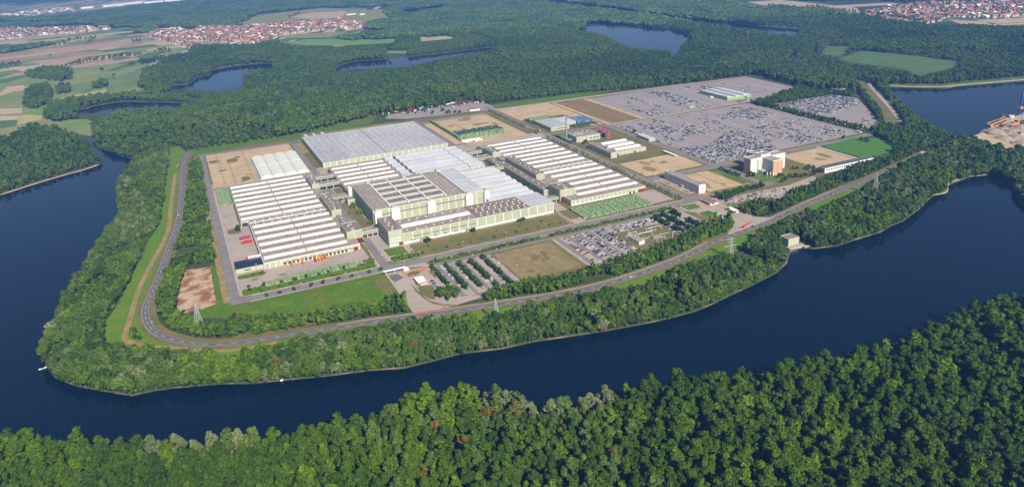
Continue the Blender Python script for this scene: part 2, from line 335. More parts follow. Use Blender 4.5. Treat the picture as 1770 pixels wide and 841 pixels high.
# ================================================================== GROUND SHEETS OF THE PLANT
ROADL = catmull(GP([(325, 262), (317, 286), (314, 341), (308, 386), (298, 414), (278, 468), (261, 510), (251, 535), (256, 560), (276, 578), (320, 591), (364, 595), (424, 590), (500, 578), (582, 566), (640, 557), (700, 549), (760, 541), (820, 532),
    (880, 523), (950, 512), (1020, 498), (1080, 482), (1130, 465), (1180, 446), (1230, 421), (1270, 405), (1313, 389), (1353, 373), (1400, 351), (1450, 330), (1500, 310), (1523, 300), (1573, 277), (1600, 265)]), 6)
sheet('levee_grass', [ZP0 for ZP0 in [GP([(294, 255), (308, 252), (322, 262), (316, 286), (312, 341), (306, 386), (296, 414), (276, 468), (258, 510), (249, 535), (254, 562), (275, 581), (320, 594), (364, 598), (424, 593), (460, 588), (460, 602),
    (400, 614), (353, 614), (278, 610), (215, 606), (178, 600), (184, 553), (200, 532), (225, 482), (247, 439), (255, 418), (277, 386), (281, 341), (287, 308), (290, 276)])]], 'grass_bright', .03, 'bright green grass on the levee outside the road bend')
sheet('levee_grass', ribbon(ROADL, -36, -3)[70:], 'grass_bright', .035, 'grass strip between the road and the river trees')
sheet('verge', ribbon(ROADL, -9, 12), 'dry_grass', .05, 'dry verge along the two-lane road')
sheet('dirt_track', ribbon(catmull(GP([(303, 300), (296, 350), (290, 400), (262, 455), (240, 500), (222, 560), (216, 585), (250, 597), (320, 602), (380, 606), (440, 600), (480, 590)]), 5), -3, 3), 'path_dirt', .06, 'worn earth track across the levee grass')
sheet('river_road', ribbon(ROADL, -4.2, 4.2), 'asphalt_road', .12, 'two-lane asphalt road following the river bend')
cyc = ribbon(ROADL, 6.4, 8.4); sheet('cycle_path', cyc[84:150]+cyc[162:-24], 'concrete', .10, 'narrow cycle path beside the road')
bm_ = MB()
L = ROADL
def dashes(line, off, on, gap, wd, z, b):
    P = np.array(line); s = np.r_[0, np.cumsum(np.linalg.norm(np.diff(P, axis=0), axis=1))]; d = 0
    while d+on < s[-1]:
        q = [np.array([np.interp(t, s, P[:, 0]), np.interp(t, s, P[:, 1])]) for t in (d, d+on)]
        t = (q[1]-q[0])/np.linalg.norm(q[1]-q[0]); nn = np.array([-t[1], t[0]])
        b.poly([(*(q[0]+nn*(off-wd)), z), (*(q[1]+nn*(off-wd)), z), (*(q[1]+nn*(off+wd)), z), (*(q[0]+nn*(off+wd)), z)]); d += on+gap
dashes(L, 0, 6, 9, .22, .135, bm_)
for q in ribbon(L, -3.7, -3.48)+ribbon(L, 3.48, 3.6): bm_.poly([(x, y, .135) for x, y in q])
o = bm_.build('road_markings', 'mark'); tag(o, 'white centre dashes and edge lines of the river road', kind='structure')
# base paving of the plant and its grass surroundings
sheet('plant_grounds', [[(14, 770), (14, 1640), (240, 1660), (430, 1668), (700, 1650), (945, 1650), (1458, 1600), (1452, 1425), (1460, 1300), (1295, 1020), (1080, 1000), (1080, 960), (1000, 870), (900, 840), (760, 790), (650, 735), (430, 735), (245, 735), (205, 770)]], 'dry_grass', .02, 'dry grass around the plant')
sheet('yard_paving', [R(30, 205, 885, 1362), R(19, 230, 1352, 1384), R(195, 235, 900, 1384), R(232, 530, 1005, 1384), R(484, 700, 1150, 1384), R(493, 513, 880, 1010), R(205, 262, 893, 945), R(636, 676, 884, 948)], 'concrete', .04, 'pale concrete yards between the halls')
sheet('access_road', [R(19, 30.5, 882, 1620), R(19, 858, 866, 881.5), R(204, 216, 881, 1600), R(24, 236, 1606, 1618), R(488, 499, 1384, 1640), R(236, 690, 1608, 1620), R(688, 698, 881, 1690),
    R(697, 1300, 986, 999), R(836, 849, 881, 986), R(833, 846, 999, 1352), R(700, 846, 1350, 1361), R(30, 200, 1350, 1358)], 'asphalt', .07, 'grey service roads laid out in a grid')
sheet('kerb', [R(30.5, 31.8, 905, 1350), R(44, 203, 881.5, 882.9), R(258, 492, 881.5, 883), R(514, 687, 881.5, 883), R(40, 203, 864.6, 865.9), R(265, 660, 864.5, 865.9), R(202.7, 204, 890, 930), R(686.4, 687.7, 1010, 1340), R(698, 698.8, 1000, 1340), R(848.5, 849.3, 1003, 1345),
    R(700, 832, 999, 999.8), R(700, 836, 985, 985.8), R(849, 900, 1003.5, 1004.3), R(849, 1290, 1000.5, 1001.3)], 'kerb', .14, 'pale kerbs along the service roads', thick=.1)
# dirt and dry fields
sheet('sandy_field', [R(34, 116, 1362, 1604), R(116, 200, 1515, 1604)], 'dirt', .06, 'bare sandy field beside the white tent hall')
sheet('tent_apron', [R(108, 203, 1356, 1516)], 'concrete', .08)
sheet('grass_strip', [R(214, 227, 1388, 1502)], 'dry_grass', .08, 'brown grass strip beside the grey roofed hall')
sheet('grass_strip', [R(214, 227, 1506, 1596)], 'path_dirt', .085)
sheet('dry_meadow', [R(236, 440, 1622, 1662)], 'dry_field', .08, 'dry brown meadow behind the grey roofed hall')
sheet('sandy_field', [R(528, 662, 1372, 1624)], 'dirt', .065, 'bare sandy field with green crate stacks')
sheet('sandy_strip', [R(502, 519, 1392, 1600)], 'dirt', .066)
sheet('sandy_field', [[(702, 1500), (842, 1500), (842, 1628), (702, 1650)], R(812, 842, 1368, 1500)], 'dirt', .067, 'bare sandy ground beside the recycling hall')
sheet('striped_field', [R(858, 938, 1364, 1624)], 'brown_strips', .07, 'striped brown dry field')
sheet('sandy_strip', [R(846, 857, 1362, 1622), R(936, 948, 1362, 1622)], 'dirt', .075)
sheet('grass_verge', [GP([(330, 272), (430, 250), (520, 238), (640, 214), (652, 200), (640, 196), (520, 222), (430, 240), (345, 254), (322, 262)])], 'grass', .045, 'grassy verge between the wood and the plant')
sheet('grass_verge', [[(700, 1645), (940, 1630), (948, 1650), (1100, 1668), (1100, 1690), (700, 1700)]], 'grass', .05, 'green verge in front of the forest')
sheet('forest_road', [[(700, 1632), (948, 1626), (1200, 1615), (1455, 1596), (1455, 1606), (1200, 1627), (948, 1640), (700, 1646)]], 'concrete', .08)
sheet('sandy_field', [R(706, 828, 1010, 1096)], 'dirt', .064, 'sandy field in front of the small hall with three skylights')
sheet('grass_strip', [R(704, 830, 1001, 1009), R(704, 760, 1097, 1112)], 'dry_grass', .08)
sheet('sandy_field', [R(744, 827, 890, 980)], 'dirt', .063, 'sandy field beside the office building')
sheet('grass_strip', [R(812, 829, 892, 983)], 'grass', .083)
sheet('sandy_field', [R(975, 1068, 880, 980)], 'dirt', .062, 'sandy sports field by the long low building')
sheet('grass_strip', [R(936, 974, 878, 980)], 'dry_grass', .08)
sheet('lawn', [[(1082, 978), (1088, 982), (1180, 996), (1212, 965), (1200, 915), (1181, 895), (1087, 884)]], 'lawn', .09, 'bright green lawn in the far corner')
sheet('footpath', [R(1070, 1078, 872, 986)], 'kerb', .1)
sheet('worn_meadow', [RR(186, 201, 776, 846, 6)], 'dry_grass', .078)
sheet('green_meadow', [[(24, 800), (20, 862), (202, 862), (203, 800), (198, 770), (150, 775), (60, 790)]], 'grass', .07, 'green meadow between the front road and the trees')
sheet('green_meadow', [GP([(372, 530), (395, 526), (560, 498), (682, 470), (708, 505), (690, 520), (600, 535), (480, 552), (430, 554), (380, 550)])], 'grass', .055, 'lower edge of the green meadow reaching the tree belt')
sheet('dry_meadow', [GP([(364, 458), (386, 462), (398, 528), (384, 548), (330, 552), (340, 535), (374, 526)])], 'grass', .052)
sheet('rusty_clearing', [GP([(321, 466), (364, 461), (366, 480), (374, 525), (350, 533), (303, 545), (310, 500)])], 'dirt_rust', .06, 'bare rust coloured clearing under the pylon')
sheet('dry_meadow', [R(347, 430, 753, 843)], 'dry_field', .08, 'dry mown field between two car parks')
sheet('dry_lawn', [RR(258, 490, 886, 934, 6)], 'dry_grass', .08, 'dry lawn in front of the long green-cream hall')
sheet('flower_bed', [RR(34, 200, 884, 905, 6)], 'grass', .09, 'planted bed along the front road')
sheet('flower_bed', [RR(33, 68, 936, 950, 5)], 'grass', .09, 'round-ended bed before the solar roof building')
sheet('flower_bed', [RR(222, 262, 886, 905, 5)], 'grass', .09); sheet('flower_bed', [RR(222, 250, 908, 935, 3)], 'grass', .09)
sheet('dry_lawn', [RR(198, 203.5, 905, 975, 2), RR(496, 514, 900, 940, 4), RR(515, 690, 884, 893, 3)], 'dry_grass', .09)
sheet('courtyard_grass', [R(199, 203, 1010, 1160), R(216.5, 232, 1030, 1160)], 'dry_grass', .085, 'grass in the courtyard beside the tall block')
sheet('courtyard_grass', [R(198, 203, 1186, 1240), R(217, 231, 1186, 1240)], 'dry_grass', .085); sheet('courtyard_grass', [R(198, 203, 1260, 1288), R(217, 231, 1260, 1288)], 'dry_grass', .085)
sheet('courtyard_grass', [R(498, 510, 1012, 1160)], 'dry_grass', .085); sheet('courtyard_grass', [R(490, 505, 1188, 1236), R(490, 505, 1256, 1288)], 'dry_grass', .085)
sheet('median_grass', [R(677, 686, 1008, 1080), R(677, 686, 1090, 1190), R(677, 686, 1200, 1330), R(677, 686, 1372, 1400), R(677, 686, 1432, 1640)], 'dry_grass', .085, 'strip of dry grass carrying the avenue trees')
sheet('lawn', [R(700, 722, 1270, 1345), R(700, 722, 1126, 1150)], 'dry_grass', .085); sheet('lawn', [R(702, 760, 1372, 1384), R(702, 720, 1386, 1500)], 'dry_grass', .085)
sheet('lawn', [[(852, 886), (852, 922), (880, 922), (882, 896), (904, 896), (906, 888), (880, 882)]], 'grass', .085, 'green ground in front of the office tower')
sheet('gate_paving', [R(700, 764, 899, 984)], 'concrete', .05)
sheet('office_beds', [R(702, 708, 900, 975), R(712, 716, 905, 920), R(712, 716, 930, 945), R(712, 716, 955, 970), R(700, 726, 884, 890)], 'dry_grass', .09)
sheet('yard_bed', [RR(36, 55, 1108, 1132, 6)], 'dry_grass', .09, 'round grass bed with a tree at the striped hall')
sheet('grass_strip', [R(55.2, 57, 1135, 1345)], 'dry_grass', .1)
sheet('boundary_strip', [R(11, 18.5, 875, 1600)], 'path_dirt', .06, 'bare earth strip along the outer road')
# staff car parks
sheet('staff_car_park', [[(262, 768), (262, 848), (344, 846), (344, 750), (275, 748)]], 'concrete', .05, 'paved staff car park with rows of round trees')
sheet('staff_car_park', [R(436, 520, 741, 848), R(520, 645, 820, 848), R(596, 655, 766, 850)], 'concrete', .05, 'large staff car park by the switchyard')
sheet('parking_lane', [R(x-1.7+(2 if i else 0), x+5, 750, 846) for i, x in enumerate((266.5, 282, 299, 315.5, 332.5))]+[R(x, x+6.4, 743, 847) for x in (441, 457.5, 474, 490.5, 508)], 'asphalt', .08, 'asphalt lanes between parking rows')
sheet('park_road', [R(262, 660, 848.5, 855)], 'asphalt', .085, 'road along the upper edge of the car parks')
sheet('row_grass', [R(260, 262.5, 780, 848), R(277, 279, 765, 843), R(293.6, 295.4, 757, 842), R(310.5, 312.3, 750, 843), R(328.6, 330.6, 742, 845), R(344, 347, 748, 847)], 'dry_grass', .09)
sheet('switchyard_ground', [[(520, 822), (590, 822), (596, 757), (540, 752), (522, 758)]], 'dry_grass', .07, 'grass of the fenced switchyard')
sheet('staff_car_park', [[(722, 842), (764, 855), (870, 850), (935, 864), (935, 848), (870, 828), (826, 806), (766, 812)]], 'concrete', .05, 'staff car park behind the gatehouse')
sheet('gate_forecourt', [[(668, 872), (736, 872), (738, 846), (724, 838), (735, 815), (742, 790), (720, 772), (700, 762), (670, 768), (690, 800), (660, 838), (655, 848), (600, 849), (600, 856), (668, 860)]], 'concrete', .055, 'paved forecourt at the right gatehouse')
sheet('gate_forecourt', [GP([(1258, 366), (1275, 364), (1300, 374), (1345, 376), (1352, 374), (1318, 389), (1275, 403), (1262, 408), (1258, 402), (1268, 392), (1262, 378)])], 'concrete', .058)
sheet('traffic_island', [RR(664, 690, 842, 862, 5), RR(668, 690, 806, 826, 6), [(716, 822), (726, 796), (746, 786), (756, 800), (744, 812), (728, 830)]], 'grass', .09)
sheet('gate_forecourt', [[(203, 870), (258, 870), (262, 852), (258, 846), (263, 768), (268, 752), (300, 738), (236, 733), (203, 741), (203, 800)]], 'concrete', .055, 'wide concrete forecourt at the left gate')
sheet('forecourt_road', [ZP('j', [(130, 170), (270, 130), (400, 200), (240, 290), (170, 240)])], 'asphalt_dark', .09)
sheet('traffic_island', [ZP('j', [(500, 20), (820, 0), (660, 30), (520, 60)]), ZP('j', [(440, 140), (560, 85), (690, 70), (700, 110), (650, 150), (470, 180)])], 'dry_grass', .12)
sheet('red_footpath', [ZP('j', [(330, 60), (380, 10), (480, 0), (500, 30), (510, 66), (430, 100), (440, 175), (520, 178), (650, 150), (700, 100), (690, 60), (540, 80), (520, 62), (700, 35), (840, 0), (870, 0), (720, 100), (600, 180), (480, 208), (430, 200), (370, 120)])], 'red_paving', .1, 'red paved footpath looping round the left gate')
sheet('verge', [ZP('j', [(580, 270), (660, 380), (700, 370), (810, 350), (900, 330), (1010, 470), (960, 600), (860, 590), (700, 500)]), ZP('j', [(850, 90), (960, 210), (990, 200), (900, 80)])], 'dry_grass', .09)
sheet('verge', [ZP('j', [(560, 350), (700, 500), (860, 620), (1120, 700), (1190, 690), (1472, 710), (1472, 730), (1150, 716), (960, 690), (780, 600), (620, 450), (520, 320)])], 'dry_grass', .1)
sheet('red_crossing', [ZP('j', [(560, 834), (780, 818), (790, 832), (570, 852)]), ZP('j', [(800, 812), (960, 790), (1080, 770), (1110, 735), (1165, 730), (1140, 765), (1090, 785), (960, 808), (810, 830)])], 'red_paint', .13, 'red cycle crossing at the left junction')
sheet('red_crossing', [ZP('y4', [(1115, 712), (1150, 690), (1205, 665), (1235, 655), (1240, 662), (1160, 705), (1120, 718)])], 'red_paint', .13, 'red cycle crossing at the right junction')
sheet('red_footpath', [[(722, 893), (738, 890), (742, 882.6), (726, 882.6)], [(700, 868), (704, 870), (722, 867), (730, 858), (722, 846), (702, 838), (698, 842), (702, 864)]], 'red_paving', .1)
# car storage
sheet('storage_lot', [[(851, 1008), (851, 1350), (1229, 1343), (1222, 1010)]], 'lot', .08, 'huge asphalt storage lot for new cars, lower field')
sheet('storage_lot', [[(949, 1363), (949, 1612), (1190, 1612), (1454, 1590), (1448, 1425), (1446, 1372), (1300, 1354)]], 'lot', .08, 'huge asphalt storage lot for new cars, upper field')
sheet('storage_lot', [[(1243, 1292), (1243, 1024), (1296, 1026), (1350, 1090), (1464, 1234), (1456, 1296)]], 'lot', .08, 'corner storage lot behind the hedge')
sheet('lot_road', [R(846, 1300, 1351.5, 1361)], 'concrete', .1); sheet('lot_edge', [R(851, 1224, 1003, 1007.5)], 'dry_grass', .07)
lb = MB()
for X in np.arange(858, 1222, 16.0): lb.box(X-.12, X+.12, 1012, 1340, .085, .1)
for X in np.arange(956, 1440, 16.0): lb.box(X-.12, X+.12, 1368, 1590, .085, .1)
o = lb.build('lot_markings', 'mark'); tag(o, 'thin white stall lines of the storage lots', kind='structure')
# riverside, gravel port, beaches
sheet('gravel_yard', [GP([(1676, 238), (1690, 232), (1712, 221), (1731, 213), (1747, 205), (1772, 194), (1792, 189), (1860, 191), (1990, 175), (1990, 300), (1830, 280), (1760, 262), (1700, 252)])], 'sand', .1, 'sandy gravel loading yard on the harbour')
sheet('field_track', ribbon(catmull(GP([(1488, 142), (1500, 143), (1510, 155), (1524, 170), (1540, 188), (1560, 213)]), 5), -4, 4), 'concrete', .1, 'pale track between tree rows')
sheet('rail_field', [GP([(1475, 140), (1492, 140), (1512, 153), (1530, 168), (1545, 186), (1563, 214), (1535, 222), (1510, 185), (1496, 160)])], 'dry_grass', .06, 'long dry meadow between tree rows')
sheet('parking_bay', [GP([(1590, 262), (1612, 256), (1624, 260), (1612, 268), (1596, 272)])], 'concrete', .1)
def beach(pts, lo, hi, nm='sand', z=.06, label=None): return sheet('beach', ribbon(catmull(GP(pts), 4), lo, hi), nm, z, label)
beach([(4, 337), (60, 319), (110, 304), (150, 293), (172, 285)], 1, 9, label='pale sandy beach at the tip of the left wood')
beach([(1538, 149), (1584, 151), (1633, 151), (1661, 148), (1721, 143), (1780, 138), (1900, 128)], 1, 13, label='pale bank along the far side of the basin')
sheet('levee_grass', ribbon(catmull(GP([(1538, 149), (1584, 151), (1633, 151), (1661, 148), (1721, 143), (1780, 138), (1900, 128)]), 4), 13, 48), 'grass', .05)
beach([(362, 121), (380, 118), (408, 113), (450, 109), (474, 111)], 1, 22); beach([(945, -4), (989, 3), (1050, 10), (1078, 14), (1146, 24), (1200, 31)], 1, 22); beach([(1310, 44), (1350, 47), (1380, 50)], 0, 18)
beach([(1611, 338), (1637, 333), (1641, 318), (1658, 311), (1680, 304), (1718, 302)], 0, 5)
sheet('pasture', [GP([(-260, 62), (0, 68), (200, 60), (430, 80), (330, 92), (290, 104), (240, 126), (262, 162), (165, 170), (100, 182), (80, 206), (150, 212), (165, 222), (163, 236), (100, 226), (50, 222), (0, 242), (-120, 262), (-330, 330)])], 'pasture', .03, 'pale green pasture of the far left plain')
# farmland patchwork far away: parcels in strips, one mesh per crop
FOREST_IN = [
 [(172, 250), (160, 236), (163, 222), (215, 210), (330, 192), (350, 172), (300, 164), (262, 160), (238, 150), (250, 125), (275, 116), (290, 100), (325, 95), (335, 82), (430, 85), (470, 78), (490, 74), (520, 72), (570, 67), (590, 64), (640, 62), (640, 40), (690, 33), (670, 22), (700, 6), (760, -2), (1000, -14), (1100, -12), (1200, -8), (1300, 18), (1420, 30), (1560, 40), (1620, 52), (1660, 50), (1700, 48), (1800, 52), (2100, 60),
  (2100, 118), (1900, 122), (1770, 134), (1721, 139), (1661, 144), (1633, 147), (1584, 147), (1540, 146), (1520, 150), (1490, 138), (1470, 140), (1478, 160), (1400, 155), (1385, 152), (1310, 130), (1290, 131), (1130, 152), (960, 166), (840, 180), (800, 172), (760, 184), (650, 199), (640, 204), (520, 232), (430, 246), (350, 258), (330, 262), (300, 250), (240, 268)],
 [(-200, 55), (0, 44), (60, 41), (95, 38), (110, 30), (180, 20), (300, 6), (440, -6), (900, -14), (900, -9), (700, 8), (640, 12), (557, 13), (440, 24), (405, 44), (380, 46), (330, 48), (180, 46), (140, 40), (95, 45), (0, 50), (-200, 62)],
 [(1290, -12), (1800, -12), (1950, 5), (1770, 2), (1640, 6), (1500, 0), (1400, 2), (1310, -2)],
 [(-60, 244), (0, 243), (20, 245), (50, 225), (90, 228), (120, 238), (150, 252), (175, 270), (178, 280), (150, 290), (110, 301), (60, 316), (0, 335), (-120, 365), (-250, 330)],
 [(40, 130), (75, 120), (110, 118), (126, 128), (124, 138), (100, 142), (80, 138), (55, 136)],
 [(45, 165), (60, 152), (85, 150), (92, 160), (90, 178), (65, 190), (42, 186)], [(98, 155), (120, 150), (124, 160), (100, 165)], [(160, 150), (185, 144), (187, 150), (165, 156)],
 [(75, 205), (88, 182), (118, 178), (160, 173), (215, 168), (262, 165), (322, 168), (322, 177), (215, 174), (190, 177), (150, 186), (128, 193), (150, 198), (190, 198), (265, 191), (318, 190), (330, 192), (215, 211), (190, 208), (140, 206), (100, 212)],
 [(0, 88), (40, 82), (90, 75), (92, 78), (40, 86), (0, 92)], [(0, 32), (95, 33), (95, 36), (0, 38)], [(240, 52), (262, 48), (268, 55), (245, 57)],
 [(240, 110), (270, 101), (290, 100), (268, 108), (245, 113)], [(1310, 20), (1330, 14), (1440, 20), (1470, 26), (1440, 28), (1380, 24)], [(1480, 35), (1500, 32), (1520, 36), (1500, 40)],
]
FIELD_HOLES = [
 [(1451, 102), (1490, 88), (1555, 94), (1660, 107), (1644, 118), (1589, 131), (1563, 120), (1503, 112), (1464, 107)], [(1419, 94), (1430, 80), (1474, 81), (1453, 97)],
 [(478, 63), (567, 56), (641, 51), (700, 50), (640, 56), (583, 64), (580, 69), (688, 67), (677, 75), (635, 78), (583, 82), (531, 79), (486, 77)], [(727, 64), (779, 62), (785, 67), (727, 72)], [(667, 88), (706, 88), (701, 93), (667, 93)],
 [(1388, 108), (1400, 95), (1410, 80), (1414, 82), (1404, 98), (1394, 106)]]
forest_in = [GP(p) for p in FOREST_IN]; holes = [GP(p) for p in FIELD_HOLES]
TOWN = [GP(p) for p in [
 [(-80, 72), (0, 67), (0, 50), (60, 50), (130, 47), (190, 47), (190, 52), (120, 58), (60, 62), (20, 68)],
 [(255, 63), (262, 56), (300, 49), (330, 54), (345, 48), (420, 46), (470, 42), (530, 38), (590, 33), (640, 44), (600, 52), (560, 53), (520, 56), (490, 60), (465, 72), (440, 79), (400, 76), (360, 73), (320, 72), (345, 78), (325, 90), (330, 86)],
 [(1488, 24), (1540, 12), (1600, 6), (1700, 4), (1770, 2), (1900, 8), (1900, 32), (1770, 28), (1720, 32), (1640, 30), (1620, 38), (1600, 46), (1570, 42), (1520, 36), (1500, 30)]]]
def in_any(P, polys):
    c = np.zeros(len(P), bool)
    for p in polys: c |= inside(P, p)
    return c
def is_forest(P): return in_any(P, forest_in) & ~in_any(P, holes) & ~in_any(P, TOWN)
fm = [MB() for _ in FIELD]
def farmland(cx, cy, W, H, ang, rows, wmin, wmax, fz=.05):
    ca, sa = math.cos(ang), math.sin(ang); y = -H
    while y < H:
        h = random.uniform(rows*.5, rows*1.6); x = -W+random.uniform(-200, 0); gap = 0 if random.random() < .7 else 6
        while x < W:
            wd = random.uniform(wmin, wmax); c = [(x, y), (x+wd-4, y), (x+wd-4, y+h-2-gap), (x, y+h-2-gap)]
            pts = [(cx+a*ca-b*sa, cy+a*sa+b*ca) for a, b in c]; P = np.array(pts+[np.mean(pts, axis=0)]); px, py, cc = PROJ(P[:, 0], P[:, 1])
            if (cc > 1750).all() and px.max() > -250 and px.min() < 2050 and py.max() > -60 and P[:, 1].max() < 23000 and abs(P[:, 0]).max() < 14500 and not is_forest(P).any() and not in_water(P).any() and not (inside(P, [(-40, 700), (-40, 1760), (760, 1800), (1560, 1650), (1560, 700)]).any()):
                k = random.choice([0, 0, 1, 2, 2, 3, 4, 5, 6, 7, 1, 3]); fm[k].poly([(a, b, fz+.003*k) for a, b in pts])
            x += wd
        y += h
c0 = G(150, 90); farmland(c0[0]-200, c0[1]+500, 3600, 3600, 1.20, 46, 250, 900)
c0 = G(60, 160); 
c0 = G(1500, 20); farmland(*c0, 2600, 1800, -.35, 90, 250, 700, .08)
c0 = G(560, 25); farmland(*c0, 1800, 1400, .3, 80, 200, 600, .11)
for k, b in enumerate(fm):
    if b.f: o = b.build('crop_field', FIELD[k]); tag(o, 'far %s coloured crop parcels of the plain' % ['brown', 'green', 'tan', 'deep green', 'olive', 'reddish', 'fresh green', 'straw'][k], kind='structure')
FN = []
def field(px, ci, z=.12, nm='crop_field'): return sheet(nm, [GP(px)], FIELD[ci], z+.012*FN.append(1) if False else z+.012*len(FN)+(FN.append(1) or 0))
for px, ci in [([(55, 106), (110, 100), (200, 101), (198, 104), (150, 112), (110, 116), (60, 110)], 0), ([(12, 117), (40, 114), (80, 120), (70, 125), (40, 124)], 2), ([(0, 112), (55, 102), (110, 97), (120, 99), (60, 106), (0, 121)], 6),
    ([(0, 103), (110, 92), (180, 88), (175, 93), (60, 102), (0, 107)], 5), ([(200, 83), (235, 72), (262, 66), (250, 74), (222, 83)], 5), ([(0, 188), (38, 187), (38, 196), (0, 198)], 2), ([(0, 201), (33, 200), (32, 208), (0, 210)], 2), ([(35, 199), (74, 195), (72, 206), (30, 216)], 7),
    ([(0, 209), (30, 207), (27, 219), (0, 222)], 3), ([(92, 172), (180, 155), (181, 160), (140, 168), (94, 176)], 7), ([(124, 152), (196, 139), (192, 146), (150, 152), (124, 156)], 7), ([(36, 196), (80, 185), (100, 186), (78, 196), (70, 200)], 6),
    ([(88, 160), (120, 148), (200, 132), (280, 112), (278, 118), (240, 128), (234, 150), (185, 160), (182, 152), (124, 160)], 1), ([(100, 208), (150, 206), (165, 212), (110, 218)], 6), ([(4, 158), (12, 150), (40, 148), (51, 153), (30, 158)], 2), ([(0, 222), (60, 215), (100, 218), (60, 226), (0, 232)], 4),
    (FIELD_HOLES[0], 3), (FIELD_HOLES[1], 3), ([(484, 76), (530, 68), (583, 68), (688, 67), (677, 75), (600, 79), (530, 79)], 6), ([(478, 63), (567, 56), (600, 55), (583, 62), (560, 66), (500, 66)], 4), ([(727, 64), (779, 62), (785, 67), (727, 72)], 7), ([(667, 88), (706, 88), (701, 93), (667, 93)], 6),
    ([(405, 45), (440, 27), (557, 14), (662, 18), (696, 31), (641, 41), (583, 38), (500, 44)], 4), ([(500, 30), (540, 22), (600, 20), (590, 30), (540, 33)], 2), ([(1290, 4), (1350, 0), (1480, 14), (1490, 22), (1400, 24), (1330, 12)], 2), ([(1380, 26), (1450, 32), (1540, 38), (1560, 46), (1450, 40), (1390, 34)], 4),
    ([(1640, 34), (1700, 38), (1720, 44), (1660, 42)], 2), ([(375, 4), (430, 0), (438, 10), (385, 13)], 7)]:
    field(px, ci)
# ================================================================== BUILDINGS
def panels(root, face, a0, a1, c, z0, z1, n, m='panel_cream', name='wall_panel', gap=1.15, objs=True):
    """row of facade panels: face '-y' runs along x at y=c; face '-x' runs along y at x=c. Each panel is its own part."""
    o = root.location; wd = (a1-a0)/n
    if m == 'panel_cream' and objs:
        b = MB(*o); b.box(a0, a1, c-.1, c-.01, z0-.3, z1+.1) if face == '-y' else b.box(c-.1, c-.01, a0, a1, z0-.3, z1+.1); b.build('joint_backing', 'white_trim', root)
    if objs:
        b = MB(); 
        if face == '-y': b.box(gap/2, wd-gap/2, -.35, 0, z0, z1)
        else: b.box(-.35, 0, gap/2, wd-gap/2, z0, z1)
        me = b.mesh(name, m)
        for i in range(n):
            a = a0+i*wd; p = (a-o.x, c-o.y, 0) if face == '-y' else (c-o.x, a-o.y, 0); link(name, me, root, p)
    else:
        b = MB(*o)
        for i in range(n):
            a = a0+i*wd
            if face == '-y': b.box(a+gap/2, a+wd-gap/2, c-.35, c, z0, z1)
            else: b.box(c-.35, c, a+gap/2, a+wd-gap/2, z0, z1)
        q = b.build('cladding', m, root); q['kind'] = 'stuff'
def body(root, x0, x1, y0, y1, h, roof='gravel_roof', wall='wall_cream', par=.5, base=None, name='wall'):
    o = root.location; b = MB(*o); b.box(x0, x1, y0, y1, 0, h); b.build(name, wall, root)
    b = MB(*o); b.box(x0+.6, x1-.6, y0+.6, y1-.6, h, h+.12); b.build('roof', roof, root)
    if par:
        b = MB(*o); p = .55; b.box(x0, x1, y0, y0+p, h, h+par); b.box(x0, x1, y1-p, y1, h, h+par); b.box(x0, x0+p, y0+p, y1-p, h, h+par); b.box(x1-p, x1, y0+p, y1-p, h, h+par); b.build('parapet', wall if par < 1 else 'white_trim', root)
    if base: b = MB(*o); b.box(x0+.5, x1-.5, y0-.42, y0, .1, base); b.build('base_band', 'white_trim', root)
def part_box(root, name, m, *bb, label=None):
    b = MB(*root.location); b.box(*bb); return b.build(name, m, root, label)
def sky_strip(root, x0, x1, yf, h, wd=7.8, ht=1.7, splits=1, m='skylight', name='skylight', gap=1.6):
    L = (x1-x0-gap*(splits-1))/splits; b = MB(); b.prismx(0, L, [(0, h+.1), (0, h+.7), (wd*.78, h+ht), (wd, h+ht-.3), (wd, h+.1)][::1]); me = b.mesh(name, m)
    for k in range(splits):
        s = link(name, me, root, (x0+k*(L+gap)-root.location.x, yf-root.location.y, 0))
        nb = MB(); n = max(2, int(L/12))
        for i in range(1, n): nb.box(i*L/n-.12, i*L/n+.12, .2, wd*.78, h+.72, h+.8) if False else None
        r = MB(); r.box(0, L, wd+.01, wd+.5, h+.1, h+1.2); rm = r.build('upstand', 'ledge', s)
def domes(root, pts, z, r=1.05, m='dome', name='roof_dome'):
    b = MB(); b.box(-r, r, -r, r, z, z+.5); b.hexa([(-r*.9, -r*.9, z+.5), (r*.9, -r*.9, z+.5), (r*.9, r*.9, z+.5), (-r*.9, r*.9, z+.5), (-r*.4, -r*.4, z+1.1), (r*.4, -r*.4, z+1.1), (r*.4, r*.4, z+1.1), (-r*.4, r*.4, z+1.1)]); me = b.mesh(name, m)
    for x, y in pts: link(name, me, root, (x-root.location.x, y-root.location.y, 0))
def bld(label, x, y, cat='factory hall', name='factory_hall', group=None): return thing(name, label, cat, (x, y, 0), 0, group)
# --- left hall (14 skylight rows)
t = bld('low cream hall at the left with fourteen white skylight rows and orange lorries docked', 57, 953)
body(t, 57, 195, 1133, 1338, 7.8); b = MB(*t.location); b.box(68, 195, 953, 1132.9, 0, 7.8); b.build('wall', 'wall_cream', t)
part_box(t, 'roof', 'gravel_roof', 68.6, 194.4, 953.6, 1132.6, 7.8, 7.93)
b = MB(*t.location); b.box(68, 195, 953, 953.6, 7.8, 8.5); b.box(68, 68.6, 953.6, 1132, 7.8, 8.4); b.box(68, 186, 1119.4, 1120.2, 7.9, 8.9); b.build('parapet', 'white_trim', t)
for i in range(8): sky_strip(t, 58.5, 181, 1313-24.9*i, 7.8, splits=2)
for i in range(6): sky_strip(t, 70.5, 183 if i < 5 else 181, 1093-25.6*i+2, 7.8, splits=2)
domes(t, [(x, 1126) for x in range(66, 180, 11)]+[(x, 1112) for x in range(76, 180, 12)], 7.9)
